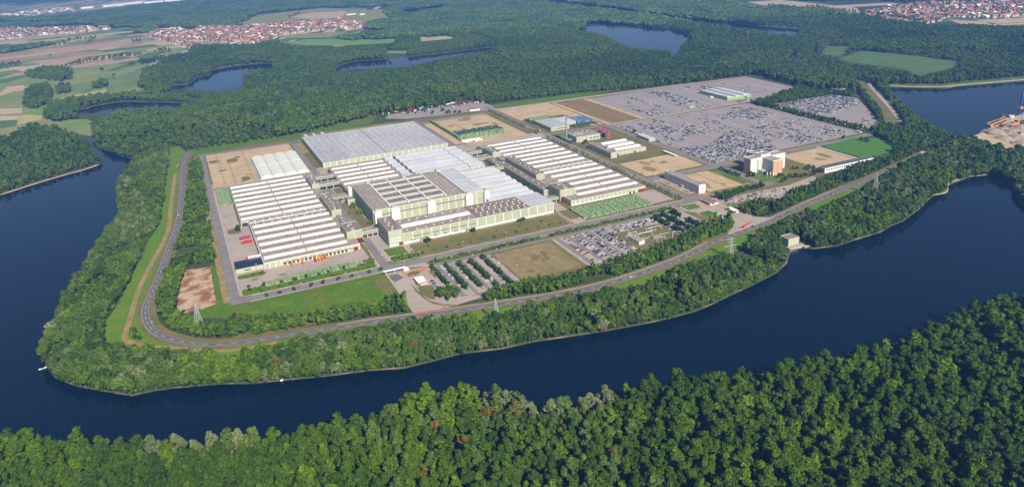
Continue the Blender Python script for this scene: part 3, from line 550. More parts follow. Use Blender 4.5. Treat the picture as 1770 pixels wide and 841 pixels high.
panels(t, '-y', 90, 195, 953, 4.6, 7.6, 9)
panels(t, '-y', 68, 90, 953, .6, 7.6, 3)
panels(t, '-x', 955, 1131, 68, .5, 7.4, 14, objs=False); panels(t, '-x', 1134, 1337, 57, .5, 7.4, 16, objs=False)
part_box(t, 'dock_canopy', 'ledge', 92, 188, 951.4, 952.9, 4.2, 4.6)
dm = MB(); dm.box(0, 3.4, -.2, .1, .9, 4.0); me = dm.mesh('dock_door', 'glass_dark'); dw = MB(); dw.box(0, 3.4, -.2, .1, .9, 4.0); me2 = dw.mesh('dock_door', 'maroon'); dt = MB(); dt.box(0, 1.2, -1.4, .1, .1, 4.1); me3 = dt.mesh('dock_buffer', 'white_trim')
for i in range(16):
    link('dock_door', me if i % 3 else me2, t, (93+i*5.4-57, -.1, 0)); link('dock_buffer', me3, t, (93+i*5.4+4-57, -.1, 0))
part_box(t, 'gate', 'maroon', 186, 192, 952.5, 953.1, .1, 5.2); part_box(t, 'gate', 'glass_dark', 58.5, 66.5, 1132.4, 1133.1, .1, 5.4)
# --- service blocks along its right edge
def service_block(label, x0, x1, y0, y1, h, nd=6, kiosks=2, win=False):
    t = bld(label, x0, y0, 'service block', 'service_block'); body(t, x0, x1, y0, y1, h, 'gravel_dark', par=.9)
    w_ = x1-x0; L = y1-y0
    domes(t, [(x0+w_*random.uniform(.3, .7), y0+L*(i+.5)/nd) for i in range(nd)], h+.1, 1.2)
    for k in range(kiosks): part_box(t, 'roof_unit', 'steel', x0+w_*.3, x0+w_*.6, y0+L*(k+.35)/kiosks, y0+L*(k+.35)/kiosks+4, h+.1, h+2.2)
    panels(t, '-y', x0, x1, y0, .6, h-.3, max(1, int(w_/9)), gap=.5); panels(t, '-x', y0, y1, x0, 1, h-.4, max(2, int(L/12)), objs=False)
    return t
service_block('cream service block on the hall edge beside the rear courtyard', 183.5, 195, 1236, 1288, 15, 4)
service_block('long cream service block with rooftop domes beside the tree-lined courtyard', 184, 198, 1078, 1168, 18, 7, 3)
t = service_block('cream corner service block with a dark red loading gate', 184, 206, 979, 1016, 18, 4, 2)
part_box(t, 'gate', 'maroon', 195, 205.5, 978.2, 979.1, .3, 6.5); part_box(t, 'gate_canopy', 'maroon', 195, 206.5, 974.5, 978.2, 2.0, 2.7)
service_block('low service wing between two taller service blocks', 190, 198, 1017, 1077, 11, 5, 1)
# --- connecting bridges
def bridge(label, x0, x1, y0, y1, z0, z1, posts=True):
    t = bld(label, x0, y0, 'bridge', 'connecting_bridge'); part_box(t, 'bridge_deck', 'wall_cream', x0, x1, y0, y1, z0, z1); part_box(t, 'roof', 'gravel_roof', x0+.4, x1-.4, y0+.7, y1-.7, z1, z1+.1)
    b = MB(*t.location); n = max(3, int((x1-x0)/3)); 
    for i in range(n): a = x0+(x1-x0)*(i+.1)/n; b.box(a, a+(x1-x0)/n*.8, y0-.12, y0, z0+1.6, z0+2.8)
    b.build('window_band', 'glass_dark', t)
    part_box(t, 'back_wall', 'glass_dark', x0+.5, x1-.5, y0+4, y0+4.3, .1, z0); 
    for k in range(4): x = x0+1+(x1-x0-2.6)*k/3; part_box(t, 'pillar', 'white_trim', x, x+.7, y0+.2, y0+.9, .1, z0)
    return t
bridge('front glazed connecting bridge between left hall corner block and long front hall', 206.2, 231.3, 990, 998, 5, 10)
bridge('second connecting bridge over the tree-lined courtyard', 198.2, 233, 1168, 1184, 4.5, 8.5)
bridge('third connecting bridge between the two small courtyards', 195.2, 233, 1242, 1256, 6, 11)
bridge('rearmost connecting bridge behind the small courtyards', 195.2, 233, 1290, 1304, 5, 10)
bridge('right side rear connecting bridge to the right hall', 484.7, 520, 1288, 1300, 5, 9.5)
bridge('right side middle connecting bridge to the right hall', 486, 524, 1240, 1254, 5, 9.5)
bridge('right side front connecting bridge to the right hall', 490, 522, 1168, 1184, 5, 9.5)
bridge('low connecting bridge from the long front hall to the red gated block', 489.5, 527, 978, 990, 4, 8)
# --- grey roofed hall
t = bld('wide hall at the back with pale grey roof and cream panelled wall', 229, 1376)
body(t, 229, 480, 1376, 1602, 9.8, 'roof_grey', par=.4)
panels(t, '-y', 231, 480, 1376, 1.2, 9.4, 21); panels(t, '-x', 1378, 1600, 229, 1.0, 9.2, 18, objs=False)
part_box(t, 'roof_joint', 'dark_slot', 353, 354.2, 1377, 1601, 9.9, 10.3)
for k in range(15):
    y = 1384+k*14.4
    for x0, x1 in ((233, 350), (357, 476)):
        b = MB(*t.location); b.prismx(x0, x1, [(y, 9.9), (y+11.0, 10.25), (y+12.4, 9.9)]); b.build('roof_ridge', 'roof_grey', t)
        b = MB(*t.location); n = 9; L = (x1-x0)/n; off = (k*7) % 11
        for i in range(n): b.box(x0+i*L+off*.4, x0+i*L+L*.55+off*.4, y-.75, y-.25, 9.95, 10.35)
        b.build('vent_slots', 'dark_slot', t)
# --- central hall (left brown with skylights, right white sawtooth)
t = bld('central low hall with brown strips at left and white sawtooth roof at right', 232, 1168)
body(t, 232, 335, 1168, 1344, 9.5); 
for i in range(7): sky_strip(t, 234.5, 331, 1330-25*i-9, 9.5, splits=2)
panels(t, '-x', 1170, 1342, 232, 1.0, 9.0, 14, objs=False)
b = MB(*t.location); b.box(335.05, 484, 1192, 1344, 0, 9.5); b.build('wall', 'wall_cream', t)
part_box(t, 'roof', 'roof_white', 335.5, 356, 1192.5, 1343.5, 9.5, 9.8)
for i in range(6):
    y = 1193+i*25.1
    for x0, x1 in ((336, 352), (357, 455), (456.2, 484-i*0.5)):
        b = MB(*t.location); b.prismx(x0, x1, [(y, 9.5), (y, 9.9), (y+17, 13.2), (y+21, 13.0), (y+24.9, 9.5)]); b.build('sawtooth_roof', 'roof_white', t)
part_box(t, 'roof_gutter', 'dark_slot', 352.2, 356.8, 1193, 1343, 9.6, 10.2); part_box(t, 'roof_gutter', 'steel', 455.1, 456.1, 1193, 1343, 9.6, 11.4)
panels(t, '-y', 413, 484, 1192, 1.2, 9.3, 6)
# --- lower white sawtooth hall
t = bld('white sawtooth roofed hall to the right of the tall block', 412.6, 1003)
b = MB(*t.location); b.box(412.6, 492, 1003, 1180, 0, 8.5); b.build('wall', 'wall_cream', t)
for i in range(8):
    y = 1003.2+i*22.1; b = MB(*t.location); b.prismx(412.8, 492+.5*(i % 2), [(y, 8.5), (y, 9.0), (y+10, 11.6), (y+15, 12.4), (y+18.5, 12.0), (y+22, 8.5)]); b.build('sawtooth_roof', 'roof_white', t)
# --- tall block
t = bld('tall cream high-bay block with a white grid of ducts on its brown roof', 235, 1028)
body(t, 235, 412.4, 1028, 1167, 24, 'gravel_roof', par=.8)
for z0, z1 in ((1, 15.6), (17.2, 23.4)): panels(t, '-y', 235.5, 412, 1028, z0, z1, 15)
part_box(t, 'ledge', 'ledge', 245, 382, 1026.6, 1027.7, 16.0, 16.8)
panels(t, '-x', 1030, 1166, 235, 1, 23.2, 16, m='panel_cream', objs=False)
part_box(t, 'roof_court', 'gravel_dark', 263.5, 353, 1037, 1165, 24.12, 24.2)
for x in (263, 293, 322.5, 352.5): part_box(t, 'roof_duct', 'white_trim', x-1.0, x+1.0, 1036, 1166, 24.2, 25.6)
for k in range(5):
    for dy in (0, 6):
        for x in (264.4, 294.4, 323.9): part_box(t, 'cross_duct', 'white_trim', x, x+(27.1 if x < 320 else 27.2), 1045+k*27-dy, 1045.8+k*27-dy, 24.2, 24.9)
b = MB(*t.location)
for k in range(5):
    for x in (270, 279, 286, 300, 308, 316, 330, 338, 346): b.box(x-.3, x+.3, 1049+k*27-3, 1049+k*27+14, 24.2, 24.9)
q_ = b.build('pipe_runs', 'steel', t); q_['kind'] = 'stuff'
for x in (243, 254):
    for k in range(18): part_box(t, 'roof_vent', 'steel', x, x+2.0, 1033+k*7.4, 1037.0+k*7.4, 24.1, 25.1)
domes(t, [(x, 1034+k*7.5) for x in (360, 367, 374) for k in range(17)], 24.1, .7, 'steel', 'roof_vent')
part_box(t, 'roof', 'roof_white', 382.5, 411.6, 1029, 1166, 24.12, 24.45)
domes(t, [(x, 1036+k*8.5) for x in (389, 396, 405) for k in range(15)], 24.4, .6, 'dark_slot', 'roof_vent')
part_box(t, 'roof_joint', 'dark_slot', 381.6, 382.3, 1029, 1166, 24.1, 24.8); part_box(t, 'roof_unit', 'wall_cream', 380, 388, 1160, 1167, 24.1, 28); part_box(t, 'roof_unit', 'wall_cream', 259, 263, 1160, 1166, 24.1, 27.5); part_box(t, 'roof_unit', 'wall_cream', 320, 326, 1161, 1166, 24.1, 27)
for x0, x1, zt in ((235.8, 246, 22.4), (261, 274, 22.8), (317.5, 330, 22.8), (380, 391, 22.8), (411, 419.5, 22.4)):
    part_box(t, 'stair_tower', 'wall_white', x0, x1, 1021.5, 1027.4, 5, zt, label='white stair tower on the cream front')
    part_box(t, 'tower_cap', 'wall_cream', x0+2, x1-2, 1024, 1031, zt+.01, 26.3)
part_box(t, 'stair_tower', 'wall_white', 228.5, 234.8, 1160, 1171, 2, 22); 
t = bld('small cream annex cube with brown roof in the courtyard', 222, 1140, 'annex', 'annex'); body(t, 222, 234.6, 1142, 1156, 9, 'gravel_dark', par=.7)
# --- long front hall with stair block
t = bld('long cream front hall with one white skylight, many roof domes and tall wall panels', 252.6, 938)
body(t, 252.6, 488.5, 938.3, 994, 16.3, 'gravel_roof', par=.5)
panels(t, '-y', 253, 488.3, 938.3, 3.2, 16, 17); panels(t, '-y', 253, 488.3, 938.3, .4, 2.9, 17, m='wall_white', name='base_panel', gap=.3)
for i in range(7): part_box(t, 'window_strip', 'glass_dark', 266+i*14, 277+i*14, 937.7, 937.94, 9.2, 9.9)
for i in range(5): part_box(t, 'window_strip', 'glass_dark', 263+i*16, 270+i*16, 937.7, 937.94, 4.1, 4.9)
sky_strip(t, 258, 362, 958, 16.3, wd=12, splits=1)
part_box(t, 'roof_field', 'gravel_dark', 366, 449, 939.5, 993, 16.42, 16.5); part_box(t, 'roof_field', 'roof_white', 449.2, 488, 939, 993.4, 16.42, 16.9); part_box(t, 'roof_joint', 'ledge', 364.8, 365.8, 939, 993, 16.3, 17.3)
domes(t, [(373+i*10+(j % 2)*3, 945+j*9.3) for i in range(8) for j in range(5)], 16.5, 1.35)
domes(t, [(262+i*13, 946+random.uniform(-2, 2)) for i in range(8)]+[(262+i*13, 984) for i in range(8)], 16.4, 1.2)
for i in range(6):
    for j in range(6): part_box(t, 'roof_slot', 'dark_slot', 452+i*6, 454.6+i*6, 944+j*8.4, 945.2+j*8.4, 16.9, 17.25)
for x in (276, 345): part_box(t, 'loading_dock', 'steel', x, x+6, 934.5, 937.8, .2, 4.2); part_box(t, 'gate', 'maroon', x+4, x+7.5, 934.3, 934.48, .2, 3.4)
t = bld('cream stair and office block at the front corner with grey windows', 232, 939.5, 'office block', 'corner_block')
body(t, 232.5, 252.4, 939.5, 999, 22.3, 'gravel_dark', par=.9); domes(t, [(240+3*(i % 2), 946+i*9) for i in range(6)], 22.4, 1.3)
for z in (6.5, 10.5): part_box(t, 'window_band', 'white_trim', 234, 249.5, 939.0, 939.4, z, z+.9)
for z in (4, 8.5, 13): part_box(t, 'window_band', 'glass_dark', 232.1, 232.4, 943, 996, z, z+1.2)
part_box(t, 'base_band', 'white_trim', 233, 246, 939.1, 939.42, .2, 2.4); part_box(t, 'gate', 'maroon', 246.5, 251.5, 939.0, 939.42, .2, 4.2)
# --- right hall
t = bld('low cream hall at the right with fourteen white skylight rows beside the avenue', 524.5, 949.5)
body(t, 524.5, 662, 949.5, 1330, 8.2); 
for i in range(8): sky_strip(t, 540 if i < 4 else 553.5, 658, 1309-24.8*i, 8.2, splits=2)
for i in range(6): sky_strip(t, 554 if i < 4 else (549 if i == 4 else 546), 659, 1091-25.4*i+2, 8.2, splits=2)
domes(t, [(x, 1122) for x in range(566, 655, 10)]+[(x, 1108) for x in range(570, 655, 12)], 8.3); part_box(t, 'roof_ledge', 'white_trim', 552, 661, 1115, 1115.8, 8.3, 9.3)
panels(t, '-y', 525, 640, 949.5, 2.2, 7.9, 15); panels(t, '-y', 525, 640, 949.5, .3, 1.9, 15, m='wall_white', name='base_panel', gap=.3)
part_box(t, 'gate', 'maroon', 648, 661, 948.9, 949.4, .2, 4.4); 
for x in (634, 641): part_box(t, 'dock_door', 'glass_dark', x-3, x, 948.4, 949.1, .3, 4)
service_block('cream service block at the rear left of the right hall', 519, 535.5, 1238, 1284, 16, 4, 2)
service_block('long cream service block with rooftop plant on the right hall edge', 526, 541, 1070, 1196, 17.5, 9, 3)
t = service_block('tall cream corner block with dark red loading gate beside the right hall', 519, 547, 974, 1012, 19, 5, 2)
part_box(t, 'gate', 'maroon', 520, 528, 973.2, 974.05, .3, 8); part_box(t, 'gate_canopy', 'maroon', 519.5, 529, 970, 973.2, 2.0, 2.8)
service_block('low grey-cream wing along the right courtyard', 510.5, 525.8, 1013, 1196, 9.5, 8, 2)
service_block('low cream link wing with brown roof at the rear right courtyard', 505, 518.8, 1190, 1262, 8, 3, 1)
# --- white tent halls
t = bld('white tent hall with eight arched roofs on sandy ground', 114, 1362, 'tent hall', 'tent_hall')
for i in range(4):
    for j in range(2):
        x0 = 114.5+i*21.6; y0 = 1363+j*77.5; prof = [(x0, 0), (x0+21, 0), (x0+21, 5)]+[(x0+21-21*k/8, 5+2.6*math.sin(math.pi*k/8)) for k in range(1, 8)]+[(x0, 5)]
        b = MB(*t.location); b.prismy(y0, y0+75, prof[::1]); b.build('tent_roof', 'membrane', t)
        b = MB(*t.location)
        for q in range(6): b.prismy(y0+2+q*14, y0+2.6+q*14, [(x0+.1, 4.8)]+[(x0+.1+20.8*(1-(k/8)), 5.06+2.62*math.sin(math.pi*k/8)) for k in range(0, 9)][::1])
        b.build('tent_rib', 'white_trim', t)
# --- dark solar roof building
t = bld('small cream building with dark solar panel roof and red-white sign', 33, 957, 'office building', 'gate_building')
body(t, 33, 68, 957.5, 985, 5.5, 'gravel_dark', par=0)
for j in range(2):
    for i in range(7): part_box(t, 'solar_panel', 'solar', 33.4+i*4.95, 38.1+i*4.95, 958+j*13.6, 971+j*13.6, 5.75, 6.0)
part_box(t, 'window', 'glass_dark', 44, 52, 957, 957.4, 2, 3.2)
t = thing('company_sign', 'red disc and grey-white lettered sign standing behind the solar roof', 'sign', (50, 987, 0))
b = MB(50, 987, 0); b.cyl(49.6, 986.5, 6.0, 8.2, 1.4, 1.4, 14); b.build('sign_disc', 'sign_red', t)
b = MB(50, 987, 0); b.box(52, 68, 986.9, 987.1, 5.9, 8.9); b.build('sign_board', 'sign_white', t)
def lettering(txt, size, loc, rot, parent, m):
    cu = bpy.data.curves.new('lettering', 'FONT'); cu.body = txt; cu.size = size; cu.extrude = .05
    to = bpy.data.objects.new('tmp', cu); COL.objects.link(to); bpy.context.view_layer.update()
    me = bpy.data.meshes.new_from_object(to.evaluated_get(bpy.context.evaluated_depsgraph_get())); bpy.data.objects.remove(to)
    me.materials.clear(); me.materials.append(MATS[m]); o = link('lettering', me, parent, loc); o.rotation_euler = rot; return o
lettering('expert', 3.9, (3.4, -.2, 6.5), (math.pi/2, 0, 0), t, 'dark_slot')
for x in (54, 65): part_box(t, 'post', 'steel', x, x+.3, 987.1, 987.3, .1, 6.2)
# --- recycling hall, boiler house, chimney, tanks, small hall
t = bld('flat grey-roofed hall with cream front next to blue containers', 714, 1373)
body(t, 714, 758, 1373, 1454, 8, 'roof_grey', par=.3); b = MB(*t.location); b.box(758.1, 790, 1400, 1450, 0, 7.5); b.build('wall', 'wall_cream', t); part_box(t, 'roof', 'roof_white', 758.5, 789.5, 1400.5, 1449.5, 7.5, 7.8)
panels(t, '-y', 714.5, 757.5, 1373, .8, 7.6, 3); part_box(t, 'window_band', 'glass_dark', 727, 752, 1372.4, 1372.6, 4, 5.2); panels(t, '-x', 1375, 1452, 714, .8, 7.6, 9, objs=False)
t = bld('boiler house with cream panel front at the foot of the chimney', 714.5, 1264, 'boiler house', 'boiler_house')
body(t, 714.5, 770, 1264.5, 1306, 11, 'gravel_roof', par=.4); panels(t, '-y', 715, 769.5, 1264.5, 1, 10.6, 6); part_box(t, 'window_band', 'glass_dark', 746, 766, 1263.9, 1264.1, 5, 6); part_box(t, 'gate', 'glass_dark', 731, 736, 1263.7, 1264.1, .2, 4)
for x, y in ((752, 1293), (745, 1297), (722, 1290)): part_box(t, 'roof_unit', 'steel', x, x+5, y, y+6, 11.1, 14)
domes(t, [(720+i*6, 1280+j*6) for i in range(4) for j in range(3)], 11.1, .9)
t = thing('chimney', 'slim tall grey steel chimney beside the boiler house', 'chimney', (704.5, 1288, 0)); b = MB(704.5, 1288, 0); b.cyl(704.5, 1288, 0, 46, 1.9, 1.5, 12); b.build('stack', 'steel', t); b = MB(704.5, 1288, 0); b.cyl(704.5, 1288, 45.9, 47, 1.75, 1.75, 12); b.build('rim', 'dark_slot', t); part_box(t, 'flue', 'steel', 705, 714.4, 1283, 1285, 2, 4.5)
for k, (x, y) in enumerate(((786.5, 1262), (788, 1281), (789.5, 1300))):
    t = thing('storage_tank', ['nearest', 'middle', 'rearmost'][k]+' of the three pink storage tanks by the boiler house', 'tank', (x, y, 0), 0, 'pink storage tanks'); b = MB(x, y, 0); b.cyl(x, y, 0, 15, 5.2, 5.2, 16); b.cyl(x, y, 15, 16, 5.2, 1, 16); b.build('tank_shell', 'tank', t); b = MB(x, y, 0); b.box(x-6.0, x-5.1, y-1, y+.2, 0, 15.6); b.build('ladder', 'steel', t)
t = bld('small cream hall with three white skylights and stepped left wing', 721, 1142)
body(t, 726, 797, 1142, 1215, 7.2, 'gravel_roof', par=.4); body(t, 713, 725.8, 1133, 1215, 10.5, 'gravel_roof', par=.5, name='wing_wall'); body(t, 721, 726.5, 1160, 1175, 12.5, 'gravel_roof', par=.4, name='stair_wall')
for i in range(3): sky_strip(t, 735, 792, 1150+i*24, 7.2, wd=10, ht=2.6, splits=1)
panels(t, '-y', 727, 796, 1142, .8, 7, 8); panels(t, '-y', 713.3, 725.5, 1133, .8, 10, 2); panels(t, '-x', 1134, 1214, 713, 1, 9.8, 9, objs=False); part_box(t, 'gate', 'glass_dark', 731, 735, 1141.3, 1141.6, .2, 4); part_box(t, 'gate', 'glass_dark', 770, 773, 1141.3, 1141.6, .2, 4)
t = bld('small white flat shed at the edge of the storage lot', 837, 1189.5, 'shed', 'storage_shed'); body(t, 837.5, 852, 1190, 1230, 6, 'roof_white', par=.2); panels(t, '-x', 1191, 1229, 837.5, .5, 5.6, 5, objs=False)
t = bld('green-walled workshop with three white shed roofs amid parked cars', 1207, 1393, 'workshop', 'workshop')
b = MB(*t.location); b.box(1208, 1282, 1393, 1498, 0, 6.5); b.build('wall', 'shed_green', t)
for i in range(3): x = 1208.2+i*24.6; b = MB(*t.location); b.prismy(1393.2, 1497.8, [(x, 6.5), (x+24.3, 6.5), (x+20, 7.4), (x+4, 9.6), (x, 9.4)]); b.build('shed_roof', 'roof_white', t)
part_box(t, 'gate', 'glass_dark', 1262, 1267, 1392.5, 1392.9, .2, 4.5)
for (x, y, l, wd, m_, lab) in ((1196, 1440, 9, 9, 'roof_white', 'little white hut left of the green workshop'), (1085, 1380, 5, 16, 'shed_green', 'pale green container hut between parked cars'), (1215, 1012, 10, 5, 'shed_green', 'small green hut at the corner of the storage lot')):
    t = bld(lab, x, y, 'hut', 'site_hut'); part_box(t, 'wall', m_, x, x+wd, y, y+l, 0, 3); part_box(t, 'roof', 'roof_white', x-.3, x+wd+.3, y-.3, y+l+.3, 3, 3.3)
t = bld('cream flat building at the top corner of the corner lot', *G(1448, 160), 'site building', 'site_building'); X, Y = t.location[:2]; body(t, X, X+38, Y, Y+22, 7, 'gravel_roof', par=.4); body(t, X+22, X+60, Y+22.2, Y+50, 10, 'gravel_roof', par=.4, name='upper_wall')
# --- administration building with ribbon windows
t = bld('long narrow office building with white end wall and rows of windows', 723.6, 892, 'office building', 'office_building')
body(t, 723.8, 736, 892.3, 983, 14, 'gravel_roof', 'wall_white', par=.4); part_box(t, 'end_wall', 'wall_white', 723.6, 736.2, 891.9, 892.2, 0, 14.4)
fb = MB(); fb.box(-.2, 0, .3, 1.7, 0, 11.6); fm_ = fb.mesh('window_column', mat('glass_green', (.12, .17, .14), rough=.25, spec=.5)); pb = MB(); pb.box(-.3, 0, 0, .5, 0, 12.6); pm_ = pb.mesh('pilaster', 'white_trim'); sb = MB(); sb.box(-.28, 0, 0, 1.9, 0, 1.5); sm_ = sb.mesh('spandrel', 'wall_white')
for i in range(25):
    y = 893.5+i*3.55; link('window_column', fm_, t, (0, y-892, 1.6)); link('pilaster', pm_, t, (0, y+2.4-892, 1.2))
    for z in (4.0, 7.6, 11.2): link('spandrel', sm_, t, (0, y-892, z-.4))
for z in (3, 6.8, 10.4): part_box(t, 'window', 'glass_dark', 729, 730.4, 891.6, 891.85, z, z+1.5)
part_box(t, 'entrance', 'tower_pink', 720.5, 723.5, 930, 936, .1, 4)
# --- office tower (cross plan)
t = bld('eight-storey white office tower on a cross plan with orange end walls', 881, 926, 'office tower', 'office_tower')
def wing(x0, x1, y0, y1, h, cap=None, side=None, mats=None):
    part_box(t, 'wing', 'wall_white', x0, x1, y0, y1, 0, h); part_box(t, 'roof', 'gravel_roof', x0+.7, x1-.7, y0+.7, y1-.7, h, h+.1)
    b = MB(*t.location); p = .6; b.box(x0, x1, y0, y0+p, h, h+.8); b.box(x0, x1, y1-p, y1, h, h+.8); b.box(x0, x0+p, y0+p, y1-p, h, h+.8); b.box(x1-p, x1, y0+p, y1-p, h, h+.8); b.build('parapet', 'white_trim', t)
wing(857.5, 880.9, 924.5, 941, 26); wing(881.2, 900.8, 898, 925.8, 26); wing(901.2, 932, 923.5, 940.5, 26); wing(883, 899, 942.3, 965, 26); wing(881, 901, 926, 942, 29.5)
for y0 in (924.7, 933): part_box(t, 'end_panel', 'tower_pink', 857.0, 857.45, y0, y0+7.9, .3, 25.8)
for x0 in (881.4, 891.2): part_box(t, 'end_panel', 'tower_orange', x0, x0+9.3, 897.4, 897.95, .3, 25.8, label='orange end panel of the front wing')
for z in range(8):
    zz0 = 2.2+z*3.05
    for i in range(7): part_box(t, 'window', 'glass_dark', 880.9, 881.1, 899.5+i*3.7, 902.2+i*3.7, zz0, zz0+1.6)
    for i in range(4): part_box(t, 'window', 'glass_dark', 882.5+i*0, 882.6, 943.5+i*5, 947+i*5, zz0, zz0+1.5)
    part_box(t, 'balcony', 'tower_orange', 932.1, 933.8, 924+0, 940, zz0-.6, zz0+.4)
    part_box(t, 'balcony', 'wall_white', 871.5, 880.8, 921.8, 924.3, zz0-.9, zz0+.5)
for i in range(3):
    part_box(t, 'joint', 'dark_slot', 863.3+i*5.6, 863.6+i*5.6, 924.2, 924.45, 1, 25.6)
for i in range(5): part_box(t, 'joint', 'dark_slot', 906+i*5.2, 906.5+i*5.2, 923.1, 923.4, 1, 25.6)
part_box(t, 'entrance_block', 'roof_grey', 872, 880.5, 912, 921.5, .2, 7)
for k in range(3): f_ = thing('flagpole', ['left', 'middle', 'right'][k]+' of the three white flagpoles before the office tower', 'flagpole', (868+k*5, 897-k*2, 0), 0, 'flagpoles before the tower'); b = MB(); b.cyl(0, 0, 0, 10, .18, .1, 6); b.build('pole', 'white_trim', f_); b = MB(); b.box(.15, 1.5, -.04, .04, 5, 9.6); b.build('flag', 'wall_white', f_)
# --- long low building by the lawn
t = bld('long low building with dark flat roof and pinkish end wall beside the sand field', 976, 862, 'school building', 'long_building')
body(t, 963, 1078, 864, 879, 8.5, 'roof_felt', 'wall_white', par=0); part_box(t, 'end_wall', 'tower_pink', 962.6, 962.95, 864, 879, 0, 8.4)
for i in range(22): part_box(t, 'window', 'glass_dark', 966+i*5, 969+i*5, 863.6, 863.95, 4.5, 6.4)
# --- gatehouses, kiosk, canopies, switchyard building, pump house
t = bld('long brown-roofed gatehouse with white front and red fascia', 703, 840, 'gatehouse', 'gatehouse'); body(t, 704, 719.6, 841, 866, 4, 'gravel_dark', 'wall_white', par=0); part_box(t, 'fascia', 'sign_red', 703.6, 720, 840.3, 840.9, 3.4, 4.3); part_box(t, 'window_band', 'glass_dark', 703.5, 703.9, 844, 862, 1, 3); part_box(t, 'window', 'glass_dark', 708, 712, 840.6, 840.95, 1.2, 2.8)
t = bld('low white bike shelter with red fascia near the right gate', 712, 797, 'shelter', 'bike_shelter'); part_box(t, 'roof', 'wall_white', 712, 721, 797, 816, 3, 3.4); part_box(t, 'fascia', 'sign_red', 712, 721, 796.6, 796.95, 2.7, 3.6); part_box(t, 'back_wall', 'glass_dark', 712.3, 712.6, 798, 815, .1, 2.95); part_box(t, 'end_wall', 'wall_white', 716, 720.6, 797.2, 797.5, .1, 2.9)
t = bld('small square white kiosk with red edge by the left gate', 230, 801, 'kiosk', 'kiosk'); part_box(t, 'wall', 'wall_cream', 231, 240, 803, 820, .1, 3.3); part_box(t, 'roof', 'wall_white', 229.6, 241, 802, 821.5, 3.35, 3.8); part_box(t, 'fascia', 'sign_red', 229.6, 241, 801.4, 801.95, 3.2, 3.9); part_box(t, 'awning', 'wall_white', 231, 240.5, 797.5, 801, 2.6, 2.9)
t = thing('gate_canopy', 'long thin white lattice canopy spanning the left gate road', 'canopy', (203, 853, 0)); part_box(t, 'roof_beam', 'wall_white', 200, 229, 852, 854.6, 5.2, 6.2)
for x in (203, 214, 226): part_box(t, 'pillar', 'white_trim', x, x+.5, 853, 853.5, .1, 5.2)
part_box(t, 'guard_booth', 'wall_white', 226, 233, 853, 857.5, .1, 3.4)
t = bld('long white-walled switchgear building beside the switchyard', 527.5, 771, 'switchgear building', 'switchgear_building'); body(t, 528.5, 537, 771, 797, 4.5, 'gravel_roof', 'wall_white', par=.3); part_box(t, 'window_band', 'steel', 528.1, 528.45, 773, 795, 3.3, 4.1)
t = bld('cream pump house with a brown roof on the harbour bank', 690, 669, 'pump house', 'pump_house'); body(t, 690.5, 709, 669, 684, 9, 'gravel_dark', 'wall_cream', par=.8)
t = thing('intake_quay', 'concrete water intake with a beam deck below the pump house', 'quay', (688, 655, 0)); part_box(t, 'deck', 'kerb', 684, 710, 659, 662, -1.5, 1.2); part_box(t, 'wing_wall', 'kerb', 706, 722, 655, 658.5, -2, .8); part_box(t, 'deck', 'concrete', 686, 712, 664.5, 668.5, -.5, .6)
t = bld('white open canopy shelter beside the sandy field', 815, 1075, 'shelter', 'car_shelter'); part_box(t, 'roof', 'wall_white', 815, 820, 1075, 1114, 3.2, 3.6)
for y in (1077, 1094, 1112): part_box(t, 'post', 'steel', 816, 816.4, y, y+.4, .1, 3.2)
t = bld('small brown-roofed rear gatehouse at the forest road junction', *G(812, 193), 'gatehouse', 'rear_gatehouse'); X, Y = t.location[:2]; body(t, X, X+26, Y, Y+14, 4, 'gravel_dark', 'wall_white', par=0)
t = bld('little grey-roofed hut at the wood edge by the left water', *G(266, 273), 'hut', 'river_hut'); X, Y = t.location[:2]; part_box(t, 'wall', 'wall_white', X-5, X+5, Y-3, Y+3, 0, 3); b = MB(*t.location); b.prismx(X-5.5, X+5.5, [(Y-3.5, 3), (Y, 5), (Y+3.5, 3)]); b.build('roof', 'steel', t)
# truck park shelters behind the grey hall
for k in range(3): x = 240+k*18; t = thing('carport', ['left', 'middle', 'right'][k]+' long grey carport behind the grey roofed hall', 'carport', (x, 1625, 0), 0, 'carports'); part_box(t, 'roof', 'roof_white', x, x+7, 1622, 1655, 3, 3.3); part_box(t, 'post', 'steel', x+3, x+3.4, 1640, 1640.4, .1, 3); part_box(t, 'post', 'steel', x+3, x+3.4, 1626, 1626.4, .1, 3)
# weathering patches and small roof plant on the big halls
rb_ = random.Random(3)
for hx0, hx1, hy0, hy1, hz_, nn_ in ((70, 180, 955, 1335, 8.0, 120), (540, 656, 955, 1325, 8.4, 120), (236, 330, 1172, 1338, 9.7, 40), (236, 262, 1032, 1160, 24.2, 24), (355, 381, 1032, 1160, 24.2, 24), (256, 362, 942, 990, 16.5, 26)):
    b = MB()
    for i in range(nn_):
        x, y = rb_.uniform(hx0, hx1), rb_.uniform(hy0, hy1); q = rb_.random()
        if q < .6: b.box(x, x+rb_.uniform(.8, 2.2), y, y+rb_.uniform(.8, 2), hz_, hz_+rb_.uniform(.5, 1.3))
        else: b.bar((x, y, hz_+.3), (x+rb_.uniform(3, 9), y, hz_+.3), .15)
    o = b.build('roof_plant', 'steel'); tag(o, 'small vents and pipes scattered on a hall roof', kind='stuff')
def blob(cx, cy, r, m, z, nm='worn_patch', ar=1.0):
    k = 14; ph = [rb_.uniform(.55, 1.25) for _ in range(k)]; ph = [(ph[i]+ph[i-1]+ph[(i+1) % k])/3 for i in range(k)]
    return [(cx+r*ph[i]*math.cos(6.283*i/k), cy+r*ar*ph[i]*math.sin(6.283*i/k)) for i in range(k)]
